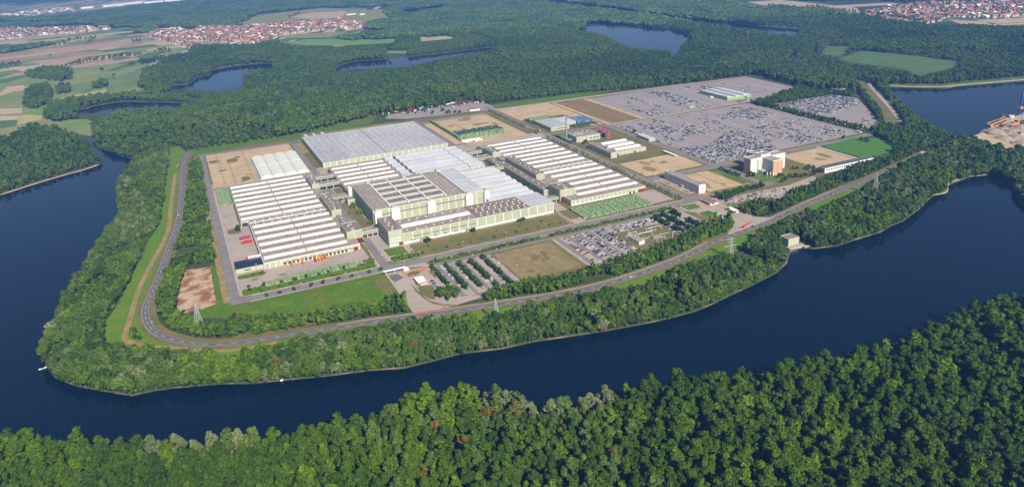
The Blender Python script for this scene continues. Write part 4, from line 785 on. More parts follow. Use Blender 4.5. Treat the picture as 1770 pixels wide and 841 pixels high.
def patches(n, x0, x1, y0, y1, r0, r1, m, z, nm, ar=(.5, 2)):
    b = MB(); 
    for i in range(n):
        r_ = rb_.uniform(r0, r1); b.poly([(x, y, z+i*.0015) for x, y in blob(rb_.uniform(x0+r_, x1-r_), rb_.uniform(y0+r_, y1-r_), r_, m, z, ar=rb_.uniform(*ar))])
    o = b.build(nm, m); o['kind'] = 'structure'
patches(8, 34, 116, 1364, 1600, 4, 11, 'dry_grass', .10, 'weed_patch'); patches(7, 530, 655, 1500, 1620, 5, 16, 'dry_field', .10, 'weed_patch'); patches(5, 708, 826, 1012, 1090, 4, 10, 'dry_field', .10, 'weed_patch'); patches(5, 748, 822, 895, 975, 4, 9, 'dry_field', .10, 'weed_patch')
patches(5, 980, 1064, 884, 975, 4, 9, 'dry_field', .10, 'weed_patch'); patches(26, 26, 200, 786, 858, 3, 9, 'grass_bright', .11, 'light_grass_patch', (.3, .8)); patches(12, 26, 200, 790, 858, 2, 6, 'dry_grass', .13, 'dry_grass_patch', (.3, .7))
patches(14, 262, 488, 888, 932, 2, 6, 'grass', .12, 'green_grass_patch', (.3, .7)); patches(10, 350, 428, 756, 840, 3, 10, 'dry_grass', .12, 'dry_grass_patch'); patches(8, 350, 428, 756, 840, 3, 8, 'path_dirt', .14, 'bare_patch')
patches(20, 34, 200, 888, 1345, 2, 6, 'asphalt', .075, 'oil_stain', (.5, 1)) ; patches(24, 860, 1215, 1015, 1340, 5, 16, 'asphalt', .11, 'repaired_asphalt', (.2, .5)); patches(14, 960, 1400, 1370, 1580, 6, 18, 'asphalt', .11, 'repaired_asphalt', (.2, .5))
tk = MB()
for x, y0, y1 in ((52, 1366, 1600), (54.2, 1366, 1600), (70, 1364, 1520), (72.2, 1364, 1520), (102, 1366, 1604), (104.2, 1366, 1604), (560, 1500, 1620), (562.2, 1500, 1620), (740, 1014, 1094), (742.2, 1014, 1094), (782, 892, 978), (784, 892, 978), (372, 755, 842), (374, 755, 842), (398, 755, 842), (400, 755, 842)): tk.box(x, x+.9, y0, y1, .12, .15)
o = tk.build('wheel_tracks', 'path_dirt'); o['kind'] = 'structure'
# ================================================================== VEGETATION
def mesh_np(name, V, F, mats, mi=None):
    me = bpy.data.meshes.new(name); me.from_pydata(V.tolist(), [], F); 
    for m_ in mats: me.materials.append(MATS[m_])
    if mi is not None: me.polygons.foreach_set('material_index', mi)
    me.update(); return me
ICO_V = np.array([(0, 0, 1)]+[(math.cos(a)*.894, math.sin(a)*.894, .447) for a in np.arange(5)*2*math.pi/5]+[(math.cos(a)*.894, math.sin(a)*.894, -.447) for a in (np.arange(5)+.5)*2*math.pi/5]+[(0, 0, -1)])
ICO_F = [(0, 1+i, 1+(i+1) % 5) for i in range(5)]+[(1+i, 6+i, 1+(i+1) % 5) for i in range(5)]+[(6+i, 6+(i+1) % 5, 1+(i+1) % 5) for i in range(5)]+[(11, 6+(i+1) % 5, 6+i) for i in range(5)]
def crown(seed, r, h, base, nl, nleaf, ls, shape='round', up=.35, core=True, lr=.42):
    """crown of leaf-clump faces laid on overlapping lobes; returns V,F"""
    g = np.random.default_rng(seed); hh = (h-base)/2; zc = base+hh; C = []; 
    for i in range(nl):
        d = g.normal(size=3); d /= np.linalg.norm(d); q = g.uniform(.35, .78)
        if shape == 'cone': t = g.uniform(0, 1); rad = r*(1-t*.85)*g.uniform(.2, .6); a = g.uniform(0, 6.28); C.append((rad*math.cos(a), rad*math.sin(a), base+(h-base)*t*.93, r*lr*(1-t*.55)))
        else: C.append((d[0]*r*q, d[1]*r*q, zc+d[2]*hh*q, r*lr*g.uniform(.75, 1.15)))
    C = np.array(C); V = []; F = []
    if core:
        for c in C:
            k = len(V); V += (ICO_V*c[3]*.86*g.uniform(.9, 1.08, (12, 1))+c[:3]).tolist(); F += [tuple(k+i for i in f) for f in ICO_F]
    ci = g.integers(0, nl, nleaf); d = g.normal(size=(nleaf, 3)); outd = C[ci, :3]-np.array([0, 0, zc-hh*.3]); outd /= (np.linalg.norm(outd, axis=1)[:, None]+1e-6)
    d = d/np.linalg.norm(d, axis=1)[:, None]+outd*.7+np.array([0, 0, up]); d /= np.linalg.norm(d, axis=1)[:, None]
    p = C[ci, :3]+d*(C[ci, 3]*g.uniform(.8, 1.12, nleaf))[:, None]
    nn = d+g.normal(size=(nleaf, 3))*.62; nn /= np.linalg.norm(nn, axis=1)[:, None]
    u = np.cross(nn, g.normal(size=(nleaf, 3))); u /= np.linalg.norm(u, axis=1)[:, None]; v = np.cross(nn, u); s = ls*g.uniform(.6, 1.3, nleaf)[:, None]
    Q = np.stack([p-u*s-v*s*.6, p+u*s-v*s*.7, p+u*s*.7+v*s, p-u*s*.8+v*s*.7], 1).reshape(-1, 3); k = len(V)
    V = np.vstack([np.array(V).reshape(-1, 3), Q]); F += [(k+4*i, k+4*i+1, k+4*i+2, k+4*i+3) for i in range(nleaf)]
    return V, F
def trunk(h, r, seed, limbs=4, base=.4):
    g = random.Random(seed); b = MB(); pts = [(0, 0, -.5), (g.uniform(-.3, .3), g.uniform(-.3, .3), h*.4), (g.uniform(-.8, .8), g.uniform(-.8, .8), h*.85)]
    for i in range(2):
        a, c = pts[i], pts[i+1]; r0, r1 = r*(1-.35*i), r*(.65-.4*i); n = 6
        A = [(a[0]+r0*math.cos(6.283*k/n), a[1]+r0*math.sin(6.283*k/n), a[2]) for k in range(n)]; B = [(c[0]+r1*math.cos(6.283*k/n), c[1]+r1*math.sin(6.283*k/n), c[2]) for k in range(n)]
        for k in range(n): j = (k+1) % n; b.poly([A[k], A[j], B[j], B[k]])
    for k in range(limbs):
        a = g.uniform(0, 6.28); z = h*g.uniform(.35, .65); b.bar((0, 0, z), (math.cos(a)*h*.16, math.sin(a)*h*.16, z+h*.2), r*.3)
    return b
TREE = {}
def tree_kind(key, leafs, r, h, base, nl, nleaf, ls, nvar=3, shape='round', tr=.35, lr=.42, up=.35, single=True):
    out = []
    for i in range(nvar):
        for lf in leafs:
            V, F = crown(hash((key, i)) % 9999 if False else (len(key)*131+i*17+len(leafs)), r*(1+.1*(i-1)), h*(1+.06*(i-1)), base, nl, nleaf, ls, shape, up, True, lr)
            tb = trunk(h*.8, tr, i); cm = mesh_np('crown', V, F, [lf]); tm = tb.mesh('trunk', 'bark')
            k = len(V); V2 = np.vstack([V, np.array(tb.v)]); F2 = F+[tuple(k+j for j in f) for f in tb.f]
            sm = mesh_np(key, V2, F2, [lf, 'bark'], [0]*len(F)+[1]*len(tb.f)); out.append((cm, tm, sm, lf))
    TREE[key] = out; return out
tree_kind('poplar', ['leaf_poplar', 'leaf_bright', 'leaf_silver', 'leaf_dark', 'leaf_rust', 'leaf_willow'], 6.0, 28, 6, 22, 2300, .60, 3, tr=.45, lr=.33)
tree_kind('bank', ['leaf_willow', 'leaf_silver', 'leaf_bright', 'leaf_dark', 'leaf_poplar', 'leaf_rust'], 4.8, 13, 1.5, 11, 900, .62, 3, tr=.3, lr=.45)
tree_kind('belt', ['leaf_belt', 'leaf_belt_light', 'leaf_dark', 'leaf_willow'], 3.8, 12, 1.5, 9, 600, .6, 3, tr=.25, lr=.46)
tree_kind('roundtree', ['leaf_dark'], 2.6, 5.6, 1.6, 6, 320, .42, 2, tr=.16, lr=.6)
tree_kind('youngtree', ['leaf_poplar', 'leaf_willow'], 1.6, 6.2, 1.6, 5, 200, .36, 2, tr=.12, lr=.5)
tree_kind('columnar', ['leaf_belt_light', 'leaf_belt'], 3.8, 19, 1.5, 16, 800, .6, 2, shape='cone', tr=.3, lr=.55)
tree_kind('shrub', ['leaf_belt', 'leaf_belt_light', 'leaf_dark'], 2.3, 3.6, .1, 5, 200, .42, 2, tr=.08, lr=.5)
tree_kind('forest', ['leaf_far', 'leaf_far_light', 'leaf_far_dark', 'leaf_far_grey'], 6.0, 20, 3, 8, 300, 1.0, 2, tr=.35, lr=.46)
# low clusters of crowns for the far woods
for i in range(4):
    V = []; F = []; g = np.random.default_rng(50+i)
    for a in range(36):
        x, y = g.uniform(-36, 36, 2); r = g.uniform(4.5, 8.5); h = g.uniform(12, 19)
        k = len(V); V += (ICO_V*np.array([r, r, h*.42])*g.uniform(.8, 1.15, (12, 1))+np.array([x, y, h*.55])).tolist(); F += [tuple(k+q for q in f) for f in ICO_F]
        p = g.normal(size=(14, 3)); p /= np.linalg.norm(p, axis=1)[:, None]
        for d in p:
            c = np.array([x, y, h*.55])+d*np.array([r, r, h*.45]); k = len(V); u = np.cross(d, [0.3, .2, 1]); u /= np.linalg.norm(u); v = np.cross(d, u); V += [list(c-u*1.6-v*1.2), list(c+u*1.6-v*1.2+d*.8), list(c+v*1.8+d)]; F.append((k, k+1, k+2))
    lf = ['leaf_far', 'leaf_far_grey', 'leaf_far_dark', 'leaf_far_light'][i]; TREE.setdefault('cluster', []).append((None, None, mesh_np('wood_clump', np.array(V), F, [lf]), lf))
# ---- geometry-node scatter for the uncountable rest
def gn_scatter(name, label, meshes, pts, sc, rz, vi, kind='stuff', nm=None):
    col = bpy.data.collections.new(name+'_pieces')
    for i, mm in enumerate(meshes):
        o = bpy.data.objects.new('%s_piece%02d' % (name, i), mm); col.objects.link(o)
    me = bpy.data.meshes.new(name); me.from_pydata(np.asarray(pts, float).tolist(), [], [])
    for an, tp, data in (('sc', 'FLOAT', sc), ('rz', 'FLOAT', rz), ('vi', 'INT', vi)):
        at = me.attributes.new(an, tp, 'POINT'); at.data.foreach_set('value', np.asarray(data))
    ob = bpy.data.objects.new(name, me); COL.objects.link(ob); tag(ob, label, kind=kind)
    ng = bpy.data.node_groups.new(name, 'GeometryNodeTree'); ng.interface.new_socket('Geometry', in_out='INPUT', socket_type='NodeSocketGeometry'); ng.interface.new_socket('Geometry', in_out='OUTPUT', socket_type='NodeSocketGeometry')
    N = ng.nodes; L = ng.links; gi = N.new('NodeGroupInput'); go = N.new('NodeGroupOutput'); ip = N.new('GeometryNodeInstanceOnPoints'); ci = N.new('GeometryNodeCollectionInfo')
    ci.inputs['Collection'].default_value = col; ci.inputs['Separate Children'].default_value = True; ci.inputs['Reset Children'].default_value = True; ip.inputs['Pick Instance'].default_value = True
    def attr(a, tp):
        q = N.new('GeometryNodeInputNamedAttribute'); q.data_type = tp; q.inputs['Name'].default_value = a; return q.outputs['Attribute']
    cx = N.new('ShaderNodeCombineXYZ'); L.new(attr('rz', 'FLOAT'), cx.inputs[2]); L.new(gi.outputs[0], ip.inputs['Points']); L.new(ci.outputs[0], ip.inputs['Instance'])
    L.new(attr('vi', 'INT'), ip.inputs['Instance Index']); L.new(cx.outputs[0], ip.inputs['Rotation']); L.new(attr('sc', 'FLOAT'), ip.inputs['Scale']); L.new(ip.outputs[0], go.inputs[0])
    md = ob.modifiers.new('scatter', 'NODES'); md.node_group = ng; return ob
def scatter(polys, spacing, jit=.42, margin_road=0, excl=[], water=True):
    P = []
    for p in polys:
        a = np.array(p); x0, y0 = a.min(0); x1, y1 = a.max(0); x0, x1, y0, y1 = max(x0, -9000), min(x1, 9000), max(y0, -200), min(y1, 16000)
        gx, gy = np.meshgrid(np.arange(x0, x1, spacing), np.arange(y0, y1, spacing*.9)); q = np.stack([gx.ravel(), gy.ravel()], 1); q[:, 0] += (np.round(q[:, 1]/(spacing*.9)) % 2)*spacing*.5
        q += RNG.uniform(-jit, jit, q.shape)*spacing; q = q[inside(q, p)]; P.append(q)
    P = np.vstack(P) if P else np.zeros((0, 2))
    px, py, c = PROJ(P[:, 0], P[:, 1], 8); ok = (c > 60) & (px > -160) & (px < 1930) & (py > -70) & (py < 1010); P = P[ok]
    if water: P = P[~in_water(P)]
    if excl: P = P[~in_any(P, excl)]
    if margin_road: P = P[distline(P, ROADL) > margin_road]
    return P
COVER_PX = [W_LAKE_A, W_LAKE_B, W_CANAL, W_LAKE_D, W_RIVER, W_LAKE_F, W_POND, W_BASIN]+FIELD_HOLES
def covers(P, hs):
    c = np.zeros(len(P), bool)
    for h in hs:
        px, py, _ = PROJ(P[:, 0], P[:, 1], h); Q = np.stack([px, py], 1); c |= in_any(Q, COVER_PX)
    return c
def size_order(P, h=12):
    px, py, c = PROJ(P[:, 0], P[:, 1], h*.5); s = c.copy(); s[(px < -5) | (px > 1775) | (py < -5) | (py > 846+30)] += 1e5; return np.argsort(s)
LAB = {'leaf_poplar': 'mid-green', 'leaf_bright': 'fresh yellow-green', 'leaf_silver': 'silvery grey-green', 'leaf_dark': 'dark green', 'leaf_rust': 'rust-brown withering', 'leaf_willow': 'dull grey-green', 'leaf_belt': 'mid-green', 'leaf_belt_light': 'light green'}
ORD = ['first', 'second', 'third', 'fourth', 'fifth', 'sixth', 'seventh', 'eighth', 'ninth', 'tenth', 'eleventh', 'twelfth', 'thirteenth', 'fourteenth', 'fifteenth', 'sixteenth', 'seventeenth', 'eighteenth', 'nineteenth']
TENS = {2: 'twenty', 3: 'thirty', 4: 'forty', 5: 'fifty', 6: 'sixty', 7: 'seventy', 8: 'eighty', 9: 'ninety'}
def ordn(i):
    if i < 19: return ORD[i]
    i += 1; h = 'hundred-' if i >= 100 else ''; i %= 100
    if i == 0: return 'hundredth'
    if i < 20: return h+ORD[i-1]
    return h+(TENS[i//10]+'-'+ORD[i % 10-1] if i % 10 else TENS[i//10][:-1]+'ieth')
def size_word(s, lo, hi): return 'small' if s < lo else 'big' if s > hi else 'mid-sized'
def zone(px): return 'left edge' if px < 300 else 'left' if px < 600 else 'centre' if px < 1000 else 'right' if px < 1400 else 'right edge'
def plant(key, P, vi, sc, rz, objname, cat, lab, group, nmax=300, parts=True, stuffname=None, stufflabel=None):
    kinds = TREE[key]; qs = np.quantile(sc, [.33, .67]); order = size_order(P); px, py, c = PROJ(P[:, 0], P[:, 1], 6)
    ind = [i for i in order[:nmax] if -30 < px[i] < 1800 and -10 < py[i] < 900]; rest = np.setdiff1d(np.arange(len(P)), ind)
    LB = {i: lab(size_word(sc[i], *qs)+' '+LAB[kinds[vi[i]][3]], px[i], py[i], P[i]) for i in ind}; by = {}
    for i in sorted(ind, key=lambda q: px[q]): by.setdefault(LB[i], []).append(i)
    for i in ind:
        cm, tm, sm, lf = kinds[vi[i]]
        lb = LB[i]
        if parts:
            t = thing(objname, lb, cat, (P[i, 0], P[i, 1], 0), float(rz[i]), group); t.scale = (sc[i],)*3; link('crown', cm, t); link('trunk', tm, t)
        else:
            o = link(objname, sm, None, (P[i, 0], P[i, 1], 0), float(rz[i]), float(sc[i])); tag(o, lb, cat, group)
    if len(rest) and stuffname:
        gn_scatter(stuffname, stufflabel, [k[2] for k in kinds], np.c_[P[rest], np.zeros(len(rest))], sc[rest], rz[rest], vi[rest])
def variants(key, lfs, wts, n):
    kinds = TREE[key]; nl = len(set(k[3] for k in kinds)); names = [k[3] for k in kinds[:nl]]; nv = len(kinds)//nl
    l = RNG.choice([names.index(x) for x in lfs], n, p=np.array(wts)/sum(wts)); return (RNG.integers(0, nv, n)*nl+l).astype(np.int32)
def rnd(n, a, b): return RNG.uniform(a, b, n)
def noise2(P, s, seed=0):
    g = np.random.default_rng(seed); v = np.zeros(len(P))
    for k in range(5): a = g.uniform(0, 6.28); v += np.sin((P[:, 0]*math.cos(a)+P[:, 1]*math.sin(a))/s*g.uniform(.6, 1.6)+g.uniform(0, 6.28))
    return v/5
def fgcol(x):
    k = int(np.clip(x/177, 0, 9)); return ['in left corner', 'right of left corner', 'below spit tip', 'below left pylon', 'below bright poplar crest', 'below middle pylon', 'below rusty trees', 'below pump house', 'below widest water', 'in right corner'][k]
def fgrow(y): return 'lowest row' if y > 825 else 'second row' if y > 790 else 'middle rows' if y > 750 else 'upper rows' if y > 700 else 'water edge'
def bankcol(x):
    k = int(np.clip(x/100, 0, 17)); return ['at spit tip', 'at spit corner', 'below levee bend', 'below road bend', 'left of red tent', 'right of white boat', 'below green meadow', 'below left junction', 'left of middle pylon', 'right of middle pylon', 'below dry field', 'below switchyard', 'by levee pylon', 'beside pump house', 'right of pump house', 'below right pylon', 'above right bay', 'at right edge'][k]
# ---- foreground wood
FG = GP([(-90, 800), (60, 788), (240, 806), (300, 800), (420, 789), (560, 777), (650, 750), (700, 727), (760, 709), (830, 703), (910, 726), (1020, 722), (1130, 695), (1180, 689), (1290, 685), (1390, 672), (1470, 661), (1560, 626), (1640, 585), (1700, 566), (1770, 547), (1880, 530), (1990, 1010), (1770, 1010), (900, 1010), (0, 1010), (-150, 1010)])
P = scatter([FG], 8.9, .40, water=False, excl=[GP([(1500, 790), (1530, 782), (1545, 800), (1515, 815)])])
px, py, c = PROJ(P[:, 0], P[:, 1], 15); nz = noise2(P, 45, 1); n = len(P); vi = variants('poplar', ['leaf_poplar', 'leaf_bright', 'leaf_dark'], [.72, .08, .20], n)
def setv(mask, lfs, wts):
    k = mask.sum()
    if k: vi[mask] = variants(KEY, lfs, wts, k)
KEY = 'poplar'
setv((px > 440) & (px < 830) & (py < 730), ['leaf_bright', 'leaf_poplar'], [.75, .25]); setv((px > 250) & (px < 440) & (py < 785), ['leaf_silver', 'leaf_willow'], [.7, .3]); setv((px > 830) & (px < 1060) & (py < 730), ['leaf_silver', 'leaf_willow'], [.7, .3])
setv((px > 640) & (px < 1180) & (py > 730), ['leaf_poplar', 'leaf_dark', 'leaf_willow', 'leaf_bright', 'leaf_rust'], [.5, .2, .2, .08, .02]); setv((abs(px-865) < 32) & (abs(py-722) < 14), ['leaf_rust'], [1]); setv((px > 1450) & (py > 700), ['leaf_dark', 'leaf_poplar'], [.7, .3])
plant('poplar', P, vi, np.where(px > 1150, 1.12, 1.0)*rnd(n, .72, 1.25)*(1+.08*nz), rnd(n, 0, 6.28), 'poplar_tree', 'tree', lambda l, x, y, p: f'{l} near wood tree, {fgrow(y)}, {fgcol(x)}', 'trees of the near wood', 300, True, 'near_wood', 'dense green wood of tall poplars filling the foreground')
FGX = [FG]
Pc = scatter([FG], 7, .45, water=False); n = len(Pc); gn_scatter('forest_understorey', 'dark low understorey between the tall trees of the near wood', [k[2] for k in TREE['shrub']][2::3], np.c_[Pc, np.zeros(n)], rnd(n, .9, 2.0), rnd(n, 0, 6.28), RNG.integers(0, 2, n).astype(np.int32))
# ---- river bank belt
BANK = [GP([(78, 605), (84, 580), (100, 560), (122, 518), (157, 461), (179, 423), (197, 402), (214, 374), (214, 347), (210, 328), (226, 299), (237, 286), (240, 276), (262, 265), (294, 255), (290, 276), (287, 308), (281, 341), (276, 386), (253, 420), (245, 440), (222, 484), (197, 532), (182, 553), (176, 592), (190, 605), (215, 611), (300, 617), (400, 620), (460, 610), (530, 597), (600, 586), (640, 576), (680, 570), (741, 561), (807, 560), (830, 566), (872, 554), (933, 537), (1020, 516), (1108, 508), (1162, 476), (1203, 464), (1233, 452), (1290, 446), (1340, 430), (1356, 440), (1358, 452), (1340, 469), (1300, 492), (1258, 508), (1200, 537), (1150, 550), (1100, 560), (1040, 570), (960, 580), (920, 589), (870, 602), (800, 609), (740, 622), (700, 632), (640, 637), (560, 647), (500, 654), (440, 659), (380, 662), (300, 669), (230, 677), (150, 666), (105, 650), (76, 628)])]
RIGHTW = [GP([(1290, 440), (1302, 418), (1340, 398), (1400, 372), (1440, 352), (1480, 338), (1530, 310), (1570, 290), (1605, 272), (1590, 250), (1575, 240), (1563, 215), (1600, 208), (1630, 226), (1655, 238), (1676, 240), (1700, 254), (1740, 263), (1770, 264), (1840, 285), (1850, 380), (1790, 365), (1764, 345), (1748, 318), (1718, 300), (1680, 301), (1655, 310), (1640, 318), (1636, 332), (1611, 337), (1598, 350), (1560, 379), (1520, 399), (1480, 412), (1450, 422), (1406, 428), (1390, 415), (1350, 412), (1345, 436), (1320, 444)])]
GREENHOLE = GP([(1395, 372), (1440, 352), (1475, 336), (1472, 348), (1430, 368), (1400, 380)]); PUMP = GP([(1352, 408), (1384, 404), (1392, 428), (1360, 436), (1350, 432)])
sheet('bush_meadow', [GREENHOLE], 'grass', .05)
P = scatter(BANK, 7.4, .42, 11); P = P[~((noise2(P, 30, 5) > .42))]
ws = []; sh = WW[0]+[WW[0][0]]
for a, b in zip(sh[:-1], sh[1:]):
    a = np.array(a); b = np.array(b); L_ = np.linalg.norm(b-a); t_ = (b-a)/(L_+1e-9); k = 0.0
    while k < L_:
        q = a+t_*k+np.array([t_[1], -t_[0]])*random.uniform(-.5, 3.5); k += random.uniform(3.2, 6.5)
        qx, qy, _ = PROJ([q[0]], [q[1]]); qx, qy = qx[0], qy[0]
        if random.random() < .86 and qy < 720 and qx > 74 and not (1340 < qx < 1408 and qy > 400) and not (qx < 180 and qy < 330) and not (qx > 1600 and qy > 310) and (qx < 1770) and not (qx > 500 and qy > 670): ws.append(q)
P = np.vstack([P, np.array(ws)])
P2 = scatter(RIGHTW, 8.0, .42, 13, [GREENHOLE, PUMP, GP([(1586, 262), (1612, 254), (1628, 260), (1612, 270), (1596, 274)])]); P2 = P2[~covers(P2, (4, 10))]; P = np.vstack([P, P2]); n = len(P)
px, py, c = PROJ(P[:, 0], P[:, 1], 6); KEY = 'bank'; nz = noise2(P, 35, 3); vi = variants('bank', ['leaf_willow', 'leaf_silver', 'leaf_dark', 'leaf_poplar', 'leaf_bright', 'leaf_rust'], [.46, .07, .14, .25, .075, .005], n)
setv(nz > .35, ['leaf_poplar', 'leaf_bright', 'leaf_dark'], [.4, .4, .2]); setv((nz < -.4), ['leaf_silver', 'leaf_willow'], [.2, .8]); setv((px > 1350) & (nz < .2), ['leaf_willow', 'leaf_dark', 'leaf_silver'], [.5, .35, .15])
plant('bank', P, vi, rnd(n, .75, 1.25)*(1+.15*nz), rnd(n, 0, 6.28), 'riverbank_tree', 'tree', lambda l, x, y, p: f'{l} bank tree {"on the edge" if distline(np.array([p]), WW[0]+[WW[0][0]])[0] < 9 else "behind the edge" if distline(np.array([p]), WW[0]+[WW[0][0]])[0] < 20 else "deep inside"} {bankcol(x)}', 'trees on the harbour bank', 300, True, 'riverbank_wood', 'belt of bushy willows and poplars along the harbour bank')
# understorey of the belts
Pu = scatter(BANK+RIGHTW, 5.0, .45, 9, [GREENHOLE, PUMP]); n = len(Pu); gn_scatter('undergrowth', 'low bushes filling the gaps under the bank trees', [k[2] for k in TREE['shrub']], np.c_[Pu, np.zeros(n)], rnd(n, .7, 1.3), rnd(n, 0, 6.28), RNG.integers(0, 6, n).astype(np.int32))
# ---- belts inside the road bend and along the car parks
BELT = [GP([(330, 285), (347, 272), (355, 330), (362, 380), (369, 430), (372, 452), (321, 463), (310, 500), (303, 541), (330, 552), (350, 566), (395, 560), (430, 553), (480, 554), (540, 548), (586, 536), (627, 530), (663, 526), (690, 515), (706, 512), (707, 530), (663, 543), (618, 551), (562, 559), (501, 568), (420, 581), (345, 583), (300, 573), (280, 556), (272, 530), (275, 505), (292, 460), (308, 420), (320, 386), (324, 341)]),
  GP([(770, 500), (800, 507), (848, 503), (884, 501), (913, 490), (953, 486), (983, 482), (1014, 469), (1061, 455), (1092, 449), (1118, 438), (1142, 428), (1162, 418), (1187, 408), (1233, 388), (1265, 384), (1268, 394), (1243, 407), (1193, 424), (1152, 441), (1122, 457), (1081, 473), (1031, 488), (983, 501), (933, 508), (872, 518), (811, 524), (767, 521), (748, 508)]),
  GP([(1268, 362), (1303, 352), (1353, 349), (1368, 335), (1400, 323), (1426, 311), (1449, 304), (1483, 290), (1500, 285), (1533, 268), (1553, 258), (1500, 224), (1540, 218), (1562, 218), (1578, 240), (1598, 258), (1573, 272), (1523, 295), (1494, 307), (1473, 316), (1445, 326), (1419, 338), (1373, 352), (1343, 364), (1303, 376), (1278, 370)]),
  GP([(1380, 150), (1400, 156), (1445, 162), (1480, 158), (1472, 168), (1440, 164), (1350, 178), (1312, 184), (1300, 178), (1330, 172), (1360, 160)])]
nR = len(ROADL); BELT += [q for q in ribbon(ROADL, 9.5, 19) if 10 < 1 and q] + [ribbon(ROADL, 10, 19)[i] for i in list(range(60, 106))+list(range(124, 182))]
BELT += [[(1230, 1010), (1241, 1010), (1241, 1345), (1230, 1345)], [(1244, 1299), (1460, 1299), (1460, 1325), (1244, 1325)], GP([(1470, 140), (1478, 142), (1498, 165), (1518, 190), (1531, 216), (1522, 218), (1510, 195), (1490, 168)]), GP([(1508, 133), (1520, 135), (1540, 155), (1556, 170), (1582, 198), (1604, 214), (1590, 225), (1565, 214), (1550, 190), (1530, 165), (1515, 150)])]
FORE = [GP([(700, 505), (712, 485), (735, 490), (748, 512), (790, 527), (830, 527), (830, 540), (700, 552), (706, 530)]), GP([(1258, 372), (1268, 362), (1290, 372), (1330, 378), (1318, 388), (1290, 398), (1262, 408), (1258, 396), (1270, 390), (1268, 380)])]
P = scatter(BELT, 6.2, .42, 9, FORE); P = P[~covers(P, (4, 10))]; P = P[noise2(P, 22, 8) < .55]; n = len(P); px, py, c = PROJ(P[:, 0], P[:, 1], 6); KEY = 'belt'; vi = variants('belt', ['leaf_belt', 'leaf_belt_light', 'leaf_dark', 'leaf_willow'], [.45, .25, .15, .15], n); setv(px > 1300, ['leaf_belt', 'leaf_dark', 'leaf_willow'], [.45, .35, .2])
plant('belt', P, vi, rnd(n, .6, 1.15), rnd(n, 0, 6.28), 'broadleaf_tree', 'tree', lambda l, x, y, p: f'{l} belt tree {"near the road" if distline(np.array([p]), ROADL)[0] < 16 else "mid belt" if distline(np.array([p]), ROADL)[0] < 32 else "plant side"} {bankcol(x).replace("below", "above") if x > 1 else ""}', 'trees between road and plant', 300, False, 'tree_belts', 'green tree belts between the river road and the plant')
# columnar poplars
k = 0
for (x, y, s) in [(1236, 392, 1.3), (1245, 394, 1.15), (1258, 391, 1.5), (1227, 396, 1.1), (1218, 400, 1.0), (1252, 396, 1.2), (1262, 394, 1.3), (1368, 346, 1), (1376, 343, 1.1), (1384, 341, .9), (1392, 339, 1), (1401, 334, .9), (1411, 331, 1), (1424, 326, .9), (1440, 321, .85), (1453, 316, .8), (600, 541, .5), (618, 538, .6), (628, 535, .5), (690, 530, .9), (700, 528, 1.05), (682, 533, .8), (1420, 298, .6)]:
    cm, tm, sm, lf = TREE['columnar'][k % 4]; t = thing('columnar_poplar', f'tall upright {LAB[lf]} poplar above the belt, {zone(x)}', 'tree', (*G(x, y), 0), k*.7, 'upright poplars'); t.scale = (s,)*3; link('crown', cm, t); link('trunk', tm, t); k += 1
# trees in rows
def row(key, pts, name, label, group, s=(.85, 1.15), parts=False, cat='tree', frm=None):
    if frm: pts = sorted(pts, key=(lambda q: (round(q[0]/9), q[1])) if 'near end' in frm else (lambda q: q[0]))
    for i, (x, y) in enumerate(pts):
        cm, tm, sm, lf = TREE[key][random.randrange(len(TREE[key]))]; sc = random.uniform(*s)
        o = link(name, sm, None, (x, y, 0), random.uniform(0, 6), sc); tag(o, (label if frm is None else f'{label}, {ordn(i)} from {frm}'), cat, group)
for j, (x, ys) in enumerate(((261, [833, 844]+list(np.arange(785, 823, 4.4))), (278, [838, 833]+list(np.arange(766, 826, 4.5))), (294.5, [834, 829]+list(np.arange(762, 823, 4.5))), (311.5, [836, 831]+list(np.arange(777, 825, 4.5))+[757, 753]), (329.5, [839, 834]+list(np.arange(779, 827, 4.6))+[767, 762, 757, 752, 747]))):
    row('roundtree', [(x+random.uniform(-.3, .3), float(y)) for y in ys], 'parking_tree', f'round tree in {["row one", "row two", "row three", "row four", "row five"][j]}, left car park', 'round trees of the left car park', (.95, 1.15), frm='near end')
row('roundtree', [(x, y) for x in (601, 618, 636) for y in np.arange(771, 848, 5.5) if random.random() < .88], 'parking_tree', 'round dark tree right of the switchyard', 'round trees of the right car park', (1.1, 1.5), frm='near end')
row('youngtree', [(x, y) for x in (452, 468.5, 486.5, 505, 518) for y in np.arange(748, 846, 9) if random.random() < .6], 'young_tree', 'young tree in large staff car park', 'young trees in the car park', (.6, .9), frm='left near end')
row('youngtree', [(x, y) for x in (735, 765, 795, 830, 860) for y in np.arange(815, 850, 8) if random.random() < .7], 'young_tree', 'young tree in car park behind gatehouse', 'young trees in the rear car park', (.6, .9), frm='left near end')
av = [(679.5, y) for y in list(np.arange(884, 984, 7.5))+list(np.arange(1012, 1080, 7.5))+list(np.arange(1092, 1190, 7.5))+list(np.arange(1202, 1330, 7.5))+list(np.arange(1372, 1402, 8))+list(np.arange(1432, 1640, 8))]
row('youngtree', [(x+random.uniform(-.5, .5), y) for x, y in av], 'avenue_tree', 'slender avenue tree beside right hall', 'avenue trees', (.9, 1.2), frm='near end'); row('youngtree', [(x+5.5, y+3) for x, y in av if random.random() < .6], 'avenue_tree', 'slender outer avenue tree beside right hall', 'outer avenue trees', (.8, 1.1), frm='near end')
row('youngtree', [(508, y) for y in np.arange(1030, 1155, 6)], 'courtyard_tree', 'young tree in the right courtyard', 'right courtyard trees', (.9, 1.2), frm='near end'); row('shrub', [(210.5+4, y) for y in np.arange(1012, 1150, 9.5)], 'courtyard_shrub', 'clipped dark shrub in left courtyard', 'left courtyard shrubs', (.6, .8), frm='near end', cat='shrub')
